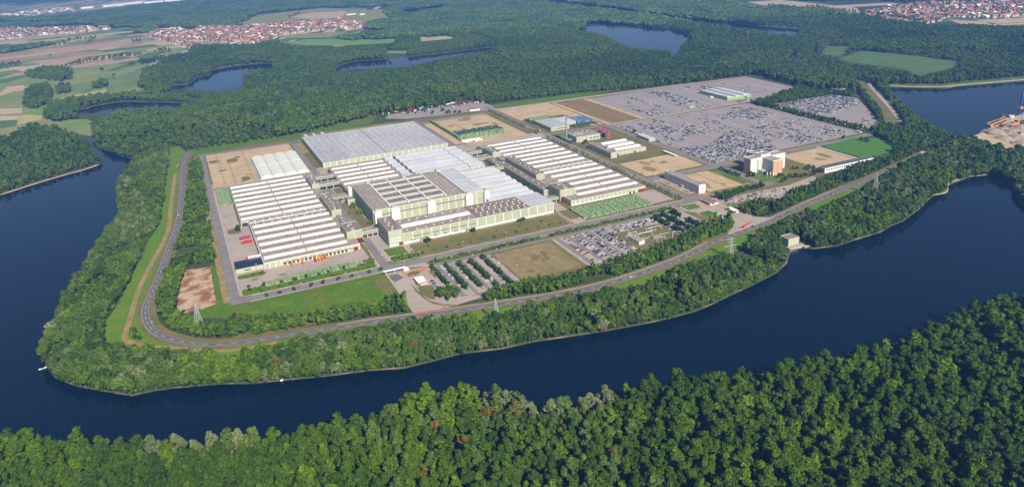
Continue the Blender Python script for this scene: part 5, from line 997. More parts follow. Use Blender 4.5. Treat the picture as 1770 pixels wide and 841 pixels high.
for (x, y, s) in ((226, 1128, 1.6), (229, 1093, 1.5), (231, 1040, 1.3), (724, 1245, 1.6), (852, 1262, 1.4)): o = link('courtyard_tree', TREE['shrub'][1][2] if x < 300 else TREE['roundtree'][0][2], None, (x, y, 0), 0, s*(1.6 if x < 300 else 1)); tag(o, {226: 'bright bushy tree by the small annex in the left courtyard', 229: 'middle bushy tree against the tall block in the courtyard', 231: 'front bushy tree against the tall block in the courtyard', 724: 'dark bushy tree in front of the boiler house', 852: 'lone dark tree at the edge of the storage lot'}[x], 'tree')
row('roundtree', [(43, 906), (61, 903), (82, 898), (98, 897), (112, 898), (128, 897), (140, 898), (160, 899)]+[(43.5, 896)], 'bed_tree', 'dark round tree in the planted bed before the docks', 'round trees in the bed', (.7, .9), frm='left end'); row('roundtree', [(59.5, 868.5), (75, 868.5), (92, 869), (113.5, 869), (128, 869.5), (164, 869.5), (186, 869.5), (201, 870), (147, 869.5)], 'street_tree', 'dark round tree on the meadow side of the front road', 'round trees by the front road', (.75, .95), frm='left end')
row('shrub', [(266+i*17.5, 896+random.uniform(-1, 1)) for i in range(13)]+[(262+i*17.5, 916+random.uniform(-2, 2)) for i in range(12) if i % 2], 'lawn_tree', 'small dark tree on the dry lawn before the long hall', 'trees on the dry lawn', (.6, .9), frm='left end'); row('roundtree', [(286, 929), (352, 929), (430, 930), (434, 930), (282, 927), (355, 931), (426, 930)], 'lawn_tree', 'dark bushy tree against the long front hall', 'trees by the long hall', (1, 1.3), frm='left end')
row('shrub', [(266+i*3.4, 859.5+random.uniform(-2, 2)) for i in range(112) if not 424 < 266+i*3.4 < 438], 'hedge_shrub', 'green shrub between front road and car parks', 'shrubs along the front road', (.8, 1.5), frm='left end', cat='shrub')
row('roundtree', [(735+i*6, 860+random.uniform(-3, 4)+i*.2) for i in range(16)]+[(738+i*5, 852+random.uniform(-3, 3)) for i in range(6)], 'gate_tree', 'dark green tree in the clump behind the gatehouse', 'trees behind the gatehouse', (1.2, 1.8), frm='left end')
row('shrub', [(x, y) for x, y in zip(rnd(40, 36, 200), rnd(40, 885, 893))]+[(x, y) for x, y in zip(rnd(16, 36, 66), rnd(16, 938, 948))]+[(x, y) for x, y in zip(rnd(22, 182, 203), rnd(22, 898, 912))]+[(x, y) for x, y in zip(rnd(26, 224, 260), rnd(26, 888, 904))], 'bed_shrub', 'low green shrub in front road bed', 'bed shrubs', (.4, .75), frm='left end', cat='shrub')
row('roundtree', [(833.5, y) for y in (925, 933, 941, 949)]+[(835, 972), (834, 966)], 'street_tree', 'dark round tree beside the road before the office tower', 'round trees by the tower road', (.9, 1.2), frm='near end'); row('roundtree', [(848+i*4+random.uniform(-2, 2), 915+random.uniform(-6, 28)) for i in range(5)]+[(936, 908), (940, 903), (955, 893), (962, 897), (968, 893)]+[(870+i*9, 868+random.uniform(-4, 10)) for i in range(14)]+[(885, 886), (893, 889), (876, 908)], 'tower_tree', 'bushy green tree around the office tower', 'trees around the tower', (.9, 1.5), frm='left end')
row('roundtree', [(52, 1124), (50, 1118)], 'bed_tree', 'dark bushy tree in the round bed beside the striped hall', 'yard bed trees', (1.1, 1.5), frm='near end')
row('roundtree', [G(x, y) for x, y in ((1497, 243), (1493, 245), (1500, 246), (1488, 243), (1458, 240))], 'lawn_clump', 'dark tree in the clump on the corner lawn', 'lawn clump trees', (1, 1.6), frm='left end'); row('roundtree', [G(x, y) for x, y in [(700+random.uniform(-60, 120), 196+random.uniform(-5, 2)) for i in range(26)]], 'truck_park_tree', 'small dark tree in the rear lorry park', 'trees of the lorry park', (.8, 1.5), frm='left end')
row('shrub', [G(x, y) for x, y in [(235, 575), (230, 572), (238, 580), (228, 580), (233, 584), (240, 586)]], 'levee_bush', 'dark bush on the levee near the track bend', 'levee bushes', (1.2, 1.8), frm='left end', cat='shrub')
# ---- the woods behind the plant
near_f = []; far_f = []
P = scatter(forest_in, 10.8, .45); P = P[~in_any(P, holes+TOWN)]; P = P[~covers(P, (4, 10, 17))]; P = P[noise2(P, 17, 31) > -.72]
SITE = [(14, 866), (14, 1612), (200, 1625), (440, 1668), (700, 1655), (950, 1650), (1460, 1608), (1470, 1240), (1290, 1015), (860, 860)]
P = P[~inside(P, SITE)]; px, py, c = PROJ(P[:, 0], P[:, 1]); near = c < 3300; n = near.sum(); Pn = P[near]; nz = noise2(Pn, 90, 11)
KEY = 'forest'; vi = variants('forest', ['leaf_far', 'leaf_far_light', 'leaf_far_dark', 'leaf_far_grey'], [.42, .22, .26, .10], n); setv(nz > .3, ['leaf_far_light', 'leaf_far_grey', 'leaf_far'], [.45, .2, .35]); setv(nz < -.35, ['leaf_far_dark', 'leaf_far'], [.6, .4])
SC = np.stack([RNG.uniform(-900, 4200, 150), RNG.uniform(1200, 4800, 150)], 1); si = np.argmin(((Pn[:, None, :]-SC[None])**2).sum(-1)+RNG.normal(0, 900, (n, 150)), axis=1); sh_ = RNG.uniform(.72, 1.22, 150)[si]; sp = RNG.integers(0, 5, 150)[si]
setv((sp == 0), ['leaf_far_light', 'leaf_far'], [.7, .3]); setv((sp == 1), ['leaf_far_dark', 'leaf_far'], [.65, .35]); setv((sp == 2), ['leaf_far_grey', 'leaf_far'], [.3, .7])
print('forest near', n)
gn_scatter('riverside_forest', 'deep green riverside forest stretching behind the plant', [k[2] for k in TREE['forest']], np.c_[Pn, np.zeros(n)], rnd(n, .72, 1.15)*(1+.12*nz)*sh_, rnd(n, 0, 6.28), vi)
P = scatter(forest_in, 50, .3); P = P[~in_any(P, holes+TOWN)]; P = P[~covers(P, (3, 10))]; px, py, c = PROJ(P[:, 0], P[:, 1]); P = P[c >= 3290]; n = len(P); print('clusters', n)
gn_scatter('distant_forest', 'hazy blue-green forests of the far plain', [k[2] for k in TREE['cluster']], np.c_[P, np.zeros(n)], rnd(n, .95, 1.25), rnd(n, 0, 6.28), RNG.choice([0, 1, 2, 3], n, p=[.4, .3, .2, .1]).astype(np.int32))
# lone trees and hedgerows in the farmland
pts = []
for a, b, n in (((0, 118), (40, 113), 12), ((115, 116), (160, 108), 10), ((165, 107), (250, 97), 14), ((270, 92), (300, 90), 6), ((10, 88), (120, 78), 14), ((100, 75), (170, 67), 12), ((150, 78), (165, 70), 4), ((230, 75), (248, 73), 4), ((86, 100), (95, 101), 1), ((175, 126), (180, 124), 2), ((198, 136), (200, 138), 1), ((225, 114), (236, 113), 4), ((1395, 14), (1540, 30), 26), ((1330, 12), (1380, 20), 10), ((1520, 30), (1600, 40), 16), ((500, 32), (520, 24), 8)):
    for i in range(n): t_ = (i+random.uniform(-.3, .3))/max(1, n); pts.append(G(a[0]+(b[0]-a[0])*t_, a[1]+(b[1]-a[1])*t_+random.uniform(-.6, .6)))
for i, p in enumerate(pts): o = link('field_tree', TREE['forest'][i % 8][2], None, (*p, 0), i, random.uniform(.8, 1.3)); tag(o, ordn(i)+' field tree counted from the left lane hedges, %s farmland' % ('right' if p[0] > 2500 else 'left' if PROJ([p[0]], [p[1]])[0][0] < 400 else 'central'), 'tree', 'hedgerow trees')
# ================================================================== VEHICLES
PAINT = [('white', (.75, .75, .75), .26), ('silver', (.42, .43, .45), .22), ('black', (.012, .012, .015), .24), ('dark blue', (.02, .035, .12), .14), ('grey', (.12, .125, .13), .1), ('red', (.5, .015, .015), .04)]
CARM = []
for nme, c, wt in PAINT:
    mat('paint_'+nme.replace(' ', '_'), c, rough=.3, spec=.5)
    b = MB(); P_ = [(-2.15, .35), (2.2, .35), (2.25, .75), (1.2, .92), (-1.9, .98), (-2.2, .8)]
    b.prismy(-.88, .88, [(x, z) for x, z in P_]); nf = len(b.f)
    b.hexa([(-1.75, -.82, .95), (1.1, -.82, .9), (1.1, .82, .9), (-1.75, .82, .95), (-1.25, -.66, 1.42), (.35, -.66, 1.42), (.35, .66, 1.42), (-1.25, .66, 1.42)]); n2 = len(b.f)
    b.box(-1.2, .3, -.64, .64, 1.42, 1.46); n3 = len(b.f)
    for x in (-1.35, 1.35):
        for y in (-.86, .62): b.prismy(y, y+.24, [(x+.33*math.cos(a), .33+.33*math.sin(a)) for a in np.linspace(0, 2*math.pi, 9)[:-1]])
    me = b.mesh('car', ['paint_'+nme.replace(' ', '_'), 'glass_dark', 'dark_slot']); me.polygons.foreach_set('material_index', [0]*nf+[1]*(n2-nf)+[0]*(n3-n2)+[2]*(len(b.f)-n3)); CARM.append(me)
PW = np.array([p[2] for p in PAINT])
def car(x, y, rz, where, group, k=None):
    k = int(RNG.choice(6, p=PW/PW.sum())) if k is None else k
    o = link('parked_car', CARM[k], None, (x, y, .08), rz+random.uniform(-.04, .04)); tag(o, f'{PAINT[k][0]} car {where}', 'car', group); return o
cars = []
# left gate lot: two half rows around each tree line
for j, xl in enumerate((261, 278, 294.5, 311.5, 329.5)):
    for side in (-1, 1):
        for y in np.arange(764, 844, 2.7):
            p = .55 if (j == 0 and side == 1) or (j == 1) else .35 if j in (2, 3) else .1
            if (j == 0 and side == -1) or (822 < y < 830): continue
            if random.random() < p*(1.1 if y > 775 else .5): cars.append((xl+side*3.6, y, 0 if side > 0 else math.pi, f'by {["first", "second", "third", "fourth", "fifth"][j]} tree row of the left gate car park', 'cars of the left gate car park'))
for y in np.arange(783, 812, 2.8):
    if random.random() < .75: cars.append((248.5, y-3, 0, 'in the short row beside the white kiosk', 'cars beside the kiosk'))
for y in (838, 835, 822, 818, 815, 803): cars.append((342, y, 0, 'at the edge of the dry field in the left gate car park', 'cars at the dry field edge'))
for j, xl in enumerate((436, 452.5, 469, 486.5, 505, 519)):
    for side in (-1, 1):
        if (j == 0 and side < 0) or (j == 5 and side > 0): continue
        for y in np.arange(748, 845, 2.7):
            p = [.06, .35, .8, .85, .8, .7][j]*(1 if 775 < y or j > 4 else .45)
            if random.random() < p: cars.append((xl+side*2.9, y, 0 if side > 0 else math.pi, f'in {["first", "second", "third", "fourth", "fifth", "sixth"][j]} line of the large staff car park', 'cars of the large staff car park'))
for x in (533, 547, 561, 575, 588):
    for side in (-1, 1):
        for y in np.arange(824, 844, 2.7):
            if random.random() < .72: cars.append((x+side*2.9, y, 0 if side > 0 else math.pi, 'in the short rows above the switchyard', 'cars above the switchyard'))
for x in (601, 618, 636):
    for side in (-1, 1):
        for y in np.arange(772, 846, 2.7):
            if random.random() < .6: cars.append((x+side*3.4, y, 0 if side > 0 else math.pi, 'under the round trees right of the switchyard', 'cars right of the switchyard'))
for x in (735, 750, 765, 780, 795, 812, 830, 846, 860):
    for side in (-1, 1):
        for y in np.arange(816, 846, 2.7):
            if random.random() < .3: cars.append((x+side*2.9, y, 0 if side > 0 else math.pi, 'in the car park behind the gatehouse', 'cars behind the gatehouse'))
cars.sort(key=lambda q: (q[4], q[3], round(q[0]), -q[1])); cnt = {}
for i, q in enumerate(cars):
    k_ = (q[3], round(q[0]) if 'tree row' in q[3] or 'line of' in q[3] else 0); cnt[k_] = cnt.get(k_, 0)+1
    sd_ = (' left,' if math.cos(q[2]) < 0 else ' right,') if 'tree row' in q[3] or 'line of' in q[3] else ''
    cars[i] = (q[0], q[1], q[2], q[3].replace('of the large staff car park', 'of the staff lot').replace('of the left gate car park', 'at the left gate')+','+sd_+' '+ordn(cnt[k_]-1)+' from top', q[4])
random.shuffle(cars); px, py, c = PROJ([q[0] for q in cars], [q[1] for q in cars]); od = np.argsort(c)
print('staff cars', len(cars))
for i in od[:292]: car(*cars[i])
rest = [cars[i] for i in od[292:]]
for x, y, rz, wh in ((*G(1178, 391), .6, 'x'), ) if False else (): pass
for (px_, py_, rz, wh, k) in ((1285, 393, .35, 'just before the red crossing on the river road', 2), (1301, 391, .35, 'just after the red crossing on the river road', 2), (1362, 367, .4, 'driving on the river road past the poplars', 3), (1438, 336, .45, 'on the river road near the tall pylon', 4), (1224, 367, 2.2, 'crossing the right gate forecourt', 3), (659, 426, 1.2, 'parked beside the corner block', 1), (713, 435, .5, 'parked red on the path before the long hall', 5), (1195, 331, .3, 'on the red paving at the office building', 2), (958, 364, .3, 'on the paved gap beside the low front hall', 3), (560, 581, .2, 'on the river road below the green meadow', 0), (930, 516, .25, 'on the river road below the dry field', 4), (1090, 479, .3, 'on the river road below the staff car park', 0), (262, 556, 1.9, 'on the river road in the tight bend', 1), (308, 372, 1.6, 'on the river road beside the levee', 0), (620, 478, .2, 'on the front road beside the meadow', 1), (820, 436, .2, 'on the front road before the dry lawn', 0), (1040, 383, .2, 'on the front road before the crate field', 3), (660, 440, 1.4, 'on the avenue at the corner block', 0), (1110, 300, 1.9, 'on the avenue beside the right hall', 1)):
    o = link('moving_car' if 'river road' in wh else 'parked_car', CARM[k], None, (*G(px_, py_), .1), rz); tag(o, f'{PAINT[k][0]} car {wh}', 'car')
# storage lots: thousands of new cars
DENS = [('y2', [(570, 150), (720, 135), (960, 200), (820, 225)], .85), ('y2', [(820, 245), (980, 215), (1030, 235), (850, 262)], .95), ('y2', [(980, 265), (1080, 260), (1140, 280), (1060, 292)], .85), ('y2', [(385, 182), (420, 180), (625, 245), (600, 258)], .8),
    ('y2', [(440, 300), (520, 270), (800, 320), (790, 330), (600, 350)], .6), ('y2', [(640, 262), (700, 258), (780, 282), (770, 290)], .4), ('y2', [(900, 100), (1100, 85), (1150, 110), (1050, 130)], .75), ('y2', [(1330, 275), (1420, 265), (1690, 340), (1500, 385), (1240, 360)], .7),
    ('y2', [(1000, 410), (1150, 388), (1300, 350), (1250, 385), (1160, 430)], .6), ('y2', [(500, 400), (650, 435), (900, 405), (1210, 480), (900, 530), (550, 460)], .62), ('y2', [(560, 460), (840, 540), (780, 560), (540, 470)], .7), ('y2', [(470, 478), (560, 490), (540, 505), (480, 490)], .8),
    ('y2', [(640, 540), (830, 580), (800, 600), (650, 570)], .6), ('y2', [(830, 630), (1100, 590), (1300, 480), (1450, 500), (1700, 640), (1440, 690), (1150, 750), (1050, 722)], .86), ('y2', [(395, 490), (430, 492), (530, 530), (510, 540)], .8), ('y2', [(1450, 470), (1731, 400), (1731, 560), (1500, 520)], .34),
    ('y3', [(390, 262), (940, 170), (1090, 180), (1170, 240), (1000, 300), (800, 340), (700, 320)], .85), ('y3', [(400, 260), (1100, 170), (1200, 200), (1350, 430), (1190, 485), (800, 360)], .05), ('y3', [(470, 400), (640, 380), (1050, 488), (830, 570), (700, 590), (500, 540), (230, 460)], .4), ('y3', [(760, 415), (800, 410), (1050, 482), (1030, 490)], .8), ('y3', [(620, 378), (690, 385), (690, 400), (640, 392)], .9),
    ('y3', [(100, 215), (230, 205), (240, 225), (140, 232)], .6), ('y3', [(410, 160), (540, 145), (550, 160), (450, 175)], .6), ('y3', [(190, 100), (380, 140), (360, 160), (260, 160)], .12), ('y3', [(0, 480), (180, 480), (470, 635), (420, 650), (0, 560)], .75), ('y2', [(250, 430), (1300, 300), (1700, 400), (1700, 640), (1150, 745), (850, 640)], .13), ('y2', [(300, 190), (1400, 30), (1700, 90), (1300, 270), (600, 360)], .008)]
gx = []; cidx = []
for X0, X1, Y0, Y1 in ((852, 1228, 1010, 1349), (950, 1453, 1364, 1600), (1244, 1462, 1028, 1296)):
    for ic, X in enumerate(np.arange(X0, X1, 5.45)):
        for Y in np.arange(Y0, Y1, 2.7): gx.append((X, Y)); cidx.append(ic+int(X0))
cidx = np.array(cidx)//1
gx = np.array(gx); pr = np.zeros(len(gx))
for w_, pl, d in DENS: m_ = inside(gx, ZP(w_, pl)); pr[m_] = np.maximum(pr[m_], d)
cg = RNG.uniform(0, 6.28, (400, 3)); ci_ = cidx-np.array(cidx).min(); ph = cg[ci_ % 400]
nv = (np.sin(gx[:, 1]/17+ph[:, 0])+np.sin(gx[:, 1]/7.3+ph[:, 1])+.7*np.sin(gx[:, 1]/39+ph[:, 2]))/5.4+.5+RNG.normal(0, .07, len(gx)); rk = np.argsort(np.argsort(nv))/len(nv); lane = ci_ % 3 == 2; pr[lane & (pr < .84)] = 0; pr[lane & (pr >= .84)] *= .45; run = rk
sel = gx[(rk < pr) & (RNG.uniform(0, 1, len(gx)) < .96)]; sel += RNG.uniform(-.12, .12, sel.shape); n = len(sel); print('lot cars', n)
sel = np.vstack([sel, np.array([(q[0], q[1]) for q in rest]).reshape(-1, 2)]); n = len(sel)
gn_scatter('stored_cars', 'thousands of new cars in dense rows on the storage lots', CARM, np.c_[sel, np.full(n, .09)], np.ones(n), np.where(RNG.random(n) < .5, 0, math.pi)+RNG.normal(0, .03, n), RNG.choice(6, n, p=[.33, .20, .24, .13, .09, .01]).astype(np.int32))
# lorries
def lorry(label, x, y, rz, c1, c2, L=13, cat='lorry', name='lorry', group=None):
    for nme, c in (('van_'+'%02x%02x%02x' % tuple(int(q*255) for q in c1), c1), ('van_'+'%02x%02x%02x' % tuple(int(q*255) for q in c2), c2)):
        if nme not in MATS: mat(nme, c, rough=.4, fine=.04)
    m1, m2 = 'van_'+'%02x%02x%02x' % tuple(int(q*255) for q in c1), 'van_'+'%02x%02x%02x' % tuple(int(q*255) for q in c2)
    t = thing(name, label, cat, (x, y, .1), rz, group)
    MB().box(0, L-3.2, -1.25, 1.25, 1.1, 3.9).build('box_body', m1, t)
    b = MB(); b.hexa([(L-2.8, -1.2, .6), (L-.3, -1.2, .6), (L-.3, 1.2, .6), (L-2.8, 1.2, .6), (L-2.8, -1.15, 3.3), (L-.8, -1.15, 3.2), (L-.8, 1.15, 3.2), (L-2.8, 1.15, 3.3)]); b.build('cab', m2, t)
    MB().hexa([(L-.42, -1.0, 1.9), (L-.3, -1.0, 1.9), (L-.3, 1.0, 1.9), (L-.42, 1.0, 1.9), (L-.75, -1.0, 2.9), (L-.62, -1.0, 2.9), (L-.62, 1.0, 2.9), (L-.75, 1.0, 2.9)]).build('windscreen', 'glass_dark', t)
    wb_ = MB()
    wb_.prismy(-1.2, 1.2, [(.5*math.cos(a), .5+.5*math.sin(a)) for a in np.linspace(0, 2*math.pi, 11)[:-1]]); wm = wb_.mesh('axle', 'dark_slot')
    for q in (1.4, 2.7, L-1.6): link('axle', wm, t, (q, 0, 0))
    MB().box(.3, L-2.8, -.5, .5, .75, 1.1).build('chassis', 'dark_slot', t)
    return t
OR = (.75, .22, .02); OR2 = (.8, .32, .03); RD = (.42, .05, .03)
for i, (x, c, o_) in enumerate(((103, OR2, 'leftmost orange'), (116, OR, 'second orange'), (132.3, RD, 'only brick-red'), (137.3, OR2, 'yellow-orange, right after the brick-red one,'), (141.8, OR, 'deep orange, second from the right,'), (146.2, OR, 'rightmost orange'))):
    lorry(f'{o_} box lorry docked at the front of the left hall', x, 952, -math.pi/2, c, c, 12.5, group='lorries at the docks')
lorry('long red lorry parked left of the striped hall, front one', 65, 1060.5, math.pi, (.62, .02, .02), (.62, .02, .02), 16); lorry('red and white lorry with blue cab parked left of the striped hall', 64.5, 1079, math.pi, (.45, .03, .06), (.03, .07, .4), 16)
lorry('blue and yellow lorry on the road before the office tower', 834, 952, 1.57, (.02, .04, .3), (.85, .4, .02), 14); lorry('yellow tanker lorry on the road beside the brown lawn', 694, 1386, 1.57, (.8, .4, .02), (.8, .4, .02), 12)
lorry('white bus parked at the edge of the storage lot', 848, 1198+40, 1.57, (.8, .8, .8), (.8, .8, .8), 13, 'bus', 'coach')
for i in range(30):
    pxx = 662+i*6.1+random.uniform(-2, 2); pyy = 199-(pxx-650)*.115+random.uniform(-5, 5); c = random.choice([(.7, .7, .7), (.7, .7, .7), (.05, .1, .4), (.6, .03, .02), (.6, .3, .06), (.6, .5, .12)]); lpk = [pxx]; cn = {(.7, .7, .7): 'white', (.05, .1, .4): 'blue', (.6, .03, .02): 'red', (.6, .3, .06): 'orange', (.6, .5, .12): 'yellow'}[c]
    lorry(f'{cn} lorry waiting in the rear lorry park, {ordn(i)} from the left', *G(pxx, pyy), random.choice([1.3, 1.45, .3]), c, c, 14, group='lorries in the rear lorry park')
sheet('lorry_park', [GP([(665, 205), (672, 198), (740, 188), (830, 176), (848, 182), (860, 190), (820, 192), (760, 200), (700, 206)])], 'lot', .08, 'asphalt lorry park at the forest edge')
# ---- green crate stacks, containers
mat('crate_green', (.17, .29, .13), col2=(.27, .34, .18), scale=.3, fine=.25, contrast=(.4, .6)); mat('crate_dark', (.05, .10, .075), fine=.3); mat('crate_blue', (.13, .20, .34), fine=.2)
def crates(label, x0, x1, y0, y1, h=2.6, m='crate_green', sx=2.5, sy=1.7, skip=.05, gaps=None, name='crate_stack'):
    b = MB(); r = random.Random(int(x0+y0)); x = x0; i = 0
    while x < x1:
        y = y0; rowgap = (i % 5 == 4)
        while y < y1 and not rowgap:
            if r.random() > skip and not (gaps and gaps(x, y)):
                hh = h*r.choice([.7, 1, 1, 1, 1.12]); b.box(x+.08, x+sx-.1, y+.08, y+sy-.12, .1, hh)
            y += sy
        x += sx if not rowgap else 1.1; i += 1
    o = b.build(name, m); return tag(o, label, 'crate stacks' if False else None, None, 'stuff')
crates('close-packed green wire crates along the front road, left block', 62, 120, 898.5, 917, 2.4, gaps=lambda x, y: y > 909+(x-62)*.06+.0 or y < 897)
crates('close-packed green wire crates along the front road, right block', 123, 178, 899, 913)
crates('green wire crates on the paved corner left of the striped hall', 35, 55, 1252, 1345, 2.6, gaps=lambda x, y: y < 1252+(55-x)*-.2)
crates('large field of green wire crates in front of the right hall', 514, 634, 890, 937, 2.8, gaps=lambda x, y: y > 938+(x-514)*.01 or (x < 520 and y < 893))
crates('long green crate wall along the sandy field', 524, 529, 1432, 1616, 4, skip=0, sy=3); crates('green crate block on the sandy field', 532, 628, 1418, 1450, 4, gaps=lambda x, y: 1424 < y < 1438 and x < 610); crates('grey-green crate piles on the sandy field', 528, 636, 1454, 1490, 2.6, 'crate_dark', 4, 3, .45)
crates('green crates behind the grey-roofed recycling hall', 720, 775, 1462, 1500, 4, gaps=lambda x, y: 1468 < y < 1490 and x < 770); crates('dark crate row beside the recycling hall', 712, 716, 1458, 1500, 3, 'crate_dark'); crates('dark green crate row by the chimney', 700, 704, 1262, 1330, 3, 'crate_dark', skip=0)
mat('crate_lime', (.12, .42, .12)); crates('bright green boxes by the chimney', 706, 712, 1296, 1325, 2.5, 'crate_lime', 2.5, 3, .4)
crates('blue containers stacked behind the recycling hall', 796, 838, 1404, 1450, 3.4, 'crate_blue', 6, 4, .3); crates('grey scrap heaps beside the blue containers', 770, 832, 1374, 1398, 2, 'crate_dark', 3, 3, .4); crates('pale boxes near the crate field', 520, 560, 1392, 1410, 2.5, 'wall_white', 4, 3.2, .45)
# ---- masts, pylons, switchyard
def pylon(label, px_, py_, H, arms, base=3.2, rz=0.0):
    t = thing('power_pylon', label, 'pylon', (*G(px_, py_), 0), rz, 'lattice power pylons'); b = MB(); th = .17; n = 7; lv = [H*(1-(1-k/n)**1.25) for k in range(n+1)]; hw = lambda z: base*(1-z/H)**.9*1.0+.35
    for k in range(n):
        z0, z1 = lv[k], lv[k+1]; a, c = hw(z0), hw(z1); A = [(-a, -a), (a, -a), (a, a), (-a, a)]; C_ = [(-c, -c), (c, -c), (c, c), (-c, c)]
        for i in range(4):
            j = (i+1) % 4; b.bar((*A[i], z0), (*C_[i], z1), th*1.4); b.bar((*A[i], z0), (*C_[j], z1), th*.7); b.bar((*A[j], z0), (*C_[i], z1), th*.7); b.bar((*C_[i], z1), (*C_[j], z1), th*.7)
    b.build('lattice_mast', 'pylon_steel', t)
    for z, l in arms:
        q = MB(); 
        for s in (-1, 1):
            q.bar((0, -.4, z), (s*l, 0, z), th); q.bar((0, .4, z), (s*l, 0, z), th); q.bar((0, 0, z+1.6), (s*l, 0, z), th)
            for d in (.35, .7): q.bar((s*l*d, 0, z), (s*l*d, 0, z+1.6*(1-d)), th*.7)
        q.build('crossarm', 'pylon_steel', t)
        q = MB()
        for s in (-1, 1): q.cyl(s*l, 0, z-1.8, z, .16, .16, 6)
        q.build('insulator', 'glass_dark', t)
    return t
pylon('steel lattice pylon beside the rust coloured clearing at the left', 345, 567, 30, [(27, 1.6), (24, 1.6), (20.5, 1.8)], 3.6, .5); pylon('steel lattice pylon beside the road at the centre bottom', 858, 557, 29, [(26, 1.5), (22, 1.5)], 3.4)
pylon('steel lattice pylon with wide crossarms on the green levee at right', 1262, 446, 29, [(26, 7), (22, 4.5), (17, 9.5)], 3.0, -.1); pylon('slim steel lattice pylon by the dark trees at the far right', 1512, 338, 36, [(33, 2.2), (29, 2.2), (25, 2.4)], 3.4, .3)
masts = [(277, 765, 15), (313.3, 770, 15), (312, 828, 13), (344, 823.5, 16), (345, 764.5, 16), (514, 823, 14), (579, 846, 15), (583.5, 794, 20), (637, 811, 20), (711.5, 821, 14), (52, 884, 9), (101, 867.5, 9), (156, 867.5, 9), (199, 867.5, 9), (58, 947, 12), (37, 1240, 14), (37, 1130, 14), (141, 918, 10), (559, 915, 14), (229, 857, 12), (258, 884, 9), (320, 884, 9), (384, 884, 9), (447, 884, 9), (706, 983, 10), (822, 1500, 24), (762, 1398, 22), (1000, 1480, 28), (1280, 1350, 28), (1100, 1340, 28), (950, 1120, 28), (1150, 1030, 28), (1300, 1560, 28), (1330, 1290, 28), (1140, 940, 24), (1245, 1100, 24), (667, 882.5, 10), (600, 884, 9), (765, 985, 9)]
lmb = MB(); lmb.cyl(0, 0, 0, 1, .17, .09, 6); pole_me = lmb.mesh('pole', 'steel'); hb = MB(); hb.box(-1.0, 1.0, -.25, .25, 0, .3); head_me = hb.mesh('lamp_head', 'white_trim')
MC = {}
for i, (x, y, h) in enumerate(sorted(masts)):
    wh = 'the left car park' if 262 < x < 346 and y < 830 else 'the car storage lot' if x > 840 else 'the switchyard' if 500 < x < 640 and y < 850 else 'the front road' if y < 890 else 'the plant yard'
    MC[wh] = MC.get(wh, -1)+1; t = thing('light_mast', f'slim grey light mast at {wh}, {ordn(MC[wh])} from the left', 'light mast', (x, y, 0), 0, 'light masts by '+wh); p_ = link('pole', pole_me, t, sc=(1, 1, h)); link('lamp_head', head_me, t, (0, 0, h))
t = thing('switchyard', 'open-air electrical switchyard with white steel portals and busbars on grass', 'switchyard', (520, 757, 0))
for i, (x0, y0, x1, y1, h) in enumerate(((549.8, 760.9, 559.5, 756.7, 11), (577.4, 764, 588.8, 762, 11), (540, 790, 562, 790, 7), (560, 800, 585, 801, 7), (528, 800, 545, 802, 6))):
    b = MB(520, 757, 0); b.bar((x0, y0, 0), (x0, y0, h), .28); b.bar((x1, y1, 0), (x1, y1, h), .28); b.bar((x0, y0, h-.4), (x1, y1, h-.4), .26); b.build('portal', 'white_trim', t)
for r_ in range(5):
    b = MB(520, 757, 0)
    for k in range(14):
        x = 528+k*4+random.uniform(-1, 1); y = 770+r_*9+random.uniform(-2, 2)
        if random.random() < .75: b.cyl(x, y, 0, random.uniform(2, 4), .35, .3, 6); b.box(x-.9, x+.9, y-.15, y+.15, 2.2, 2.5)
        if random.random() < .3: b.bar((x, y, 3), (x+6, y+random.uniform(-3, 3), 3.5), .12)
    q_ = b.build('busbar_row', 'steel', t); q_['kind'] = 'stuff'
for x, y in ((534, 806), (569, 806), (556, 778)): part_box(t, 'transformer', 'steel', x, x+5, y, y+4, .1, 3.4)
b = MB(520, 757, 0); b.box(540, 588, 785, 787, .1, .5); b.box(528, 580, 803, 805, .1, .4); b.build('cable_trench', 'kerb', t)
# wires of the power line
# ---- gravel port
cx_, cy_ = G(1762, 200); t = thing('harbour_crane', 'tall blue harbour crane with orange jib at the right edge', 'crane', (cx_, cy_, 0), 0)
b = MB()
for s in ((-4, -4), (4, -4), (4, 4), (-4, 4)): b.bar((s[0], s[1], 0), (s[0]*.35, s[1]*.35, 16), .6)
b.build('portal', mat('crane_blue', (.03, .10, .35), rough=.5), t); MB().box(-1.4, 1.4, -1.4, 1.4, 16, 50).build('tower', 'crane_blue', t); MB().box(-4.5, 4.5, -3, 3, 15, 19).build('machine_house', mat('crane_orange', (.55, .26, .08)), t)
b = MB(); b.bar((0, 0, 44), (46, -30, 44), 1.0); b.build('jib', 'crane_orange', t)
t = thing('conveyor', 'orange loading conveyor lying along the quay edge', 'conveyor', (*G(1711, 219), 0), 0); a_ = Vector((*G(1711, 219), 3))-t.location; e_ = Vector((*G(1741, 211), 8))-t.location
b = MB(); b.bar(a_, e_, 1.5); b.build('belt_frame', 'crane_orange', t); b = MB(); b.bar(a_+Vector((2, 8, 2)), e_+Vector((0, 5, 2)), .8); b.build('upper_boom', 'crane_orange', t); b = MB(); b.box(-4, 4, -4, 4, 0, 5); b.build('end_station', 'crane_orange', t)
mat('gravel_heap', (.42, .34, .27), fine=.2, col2=(.34, .27, .21), scale=.1)
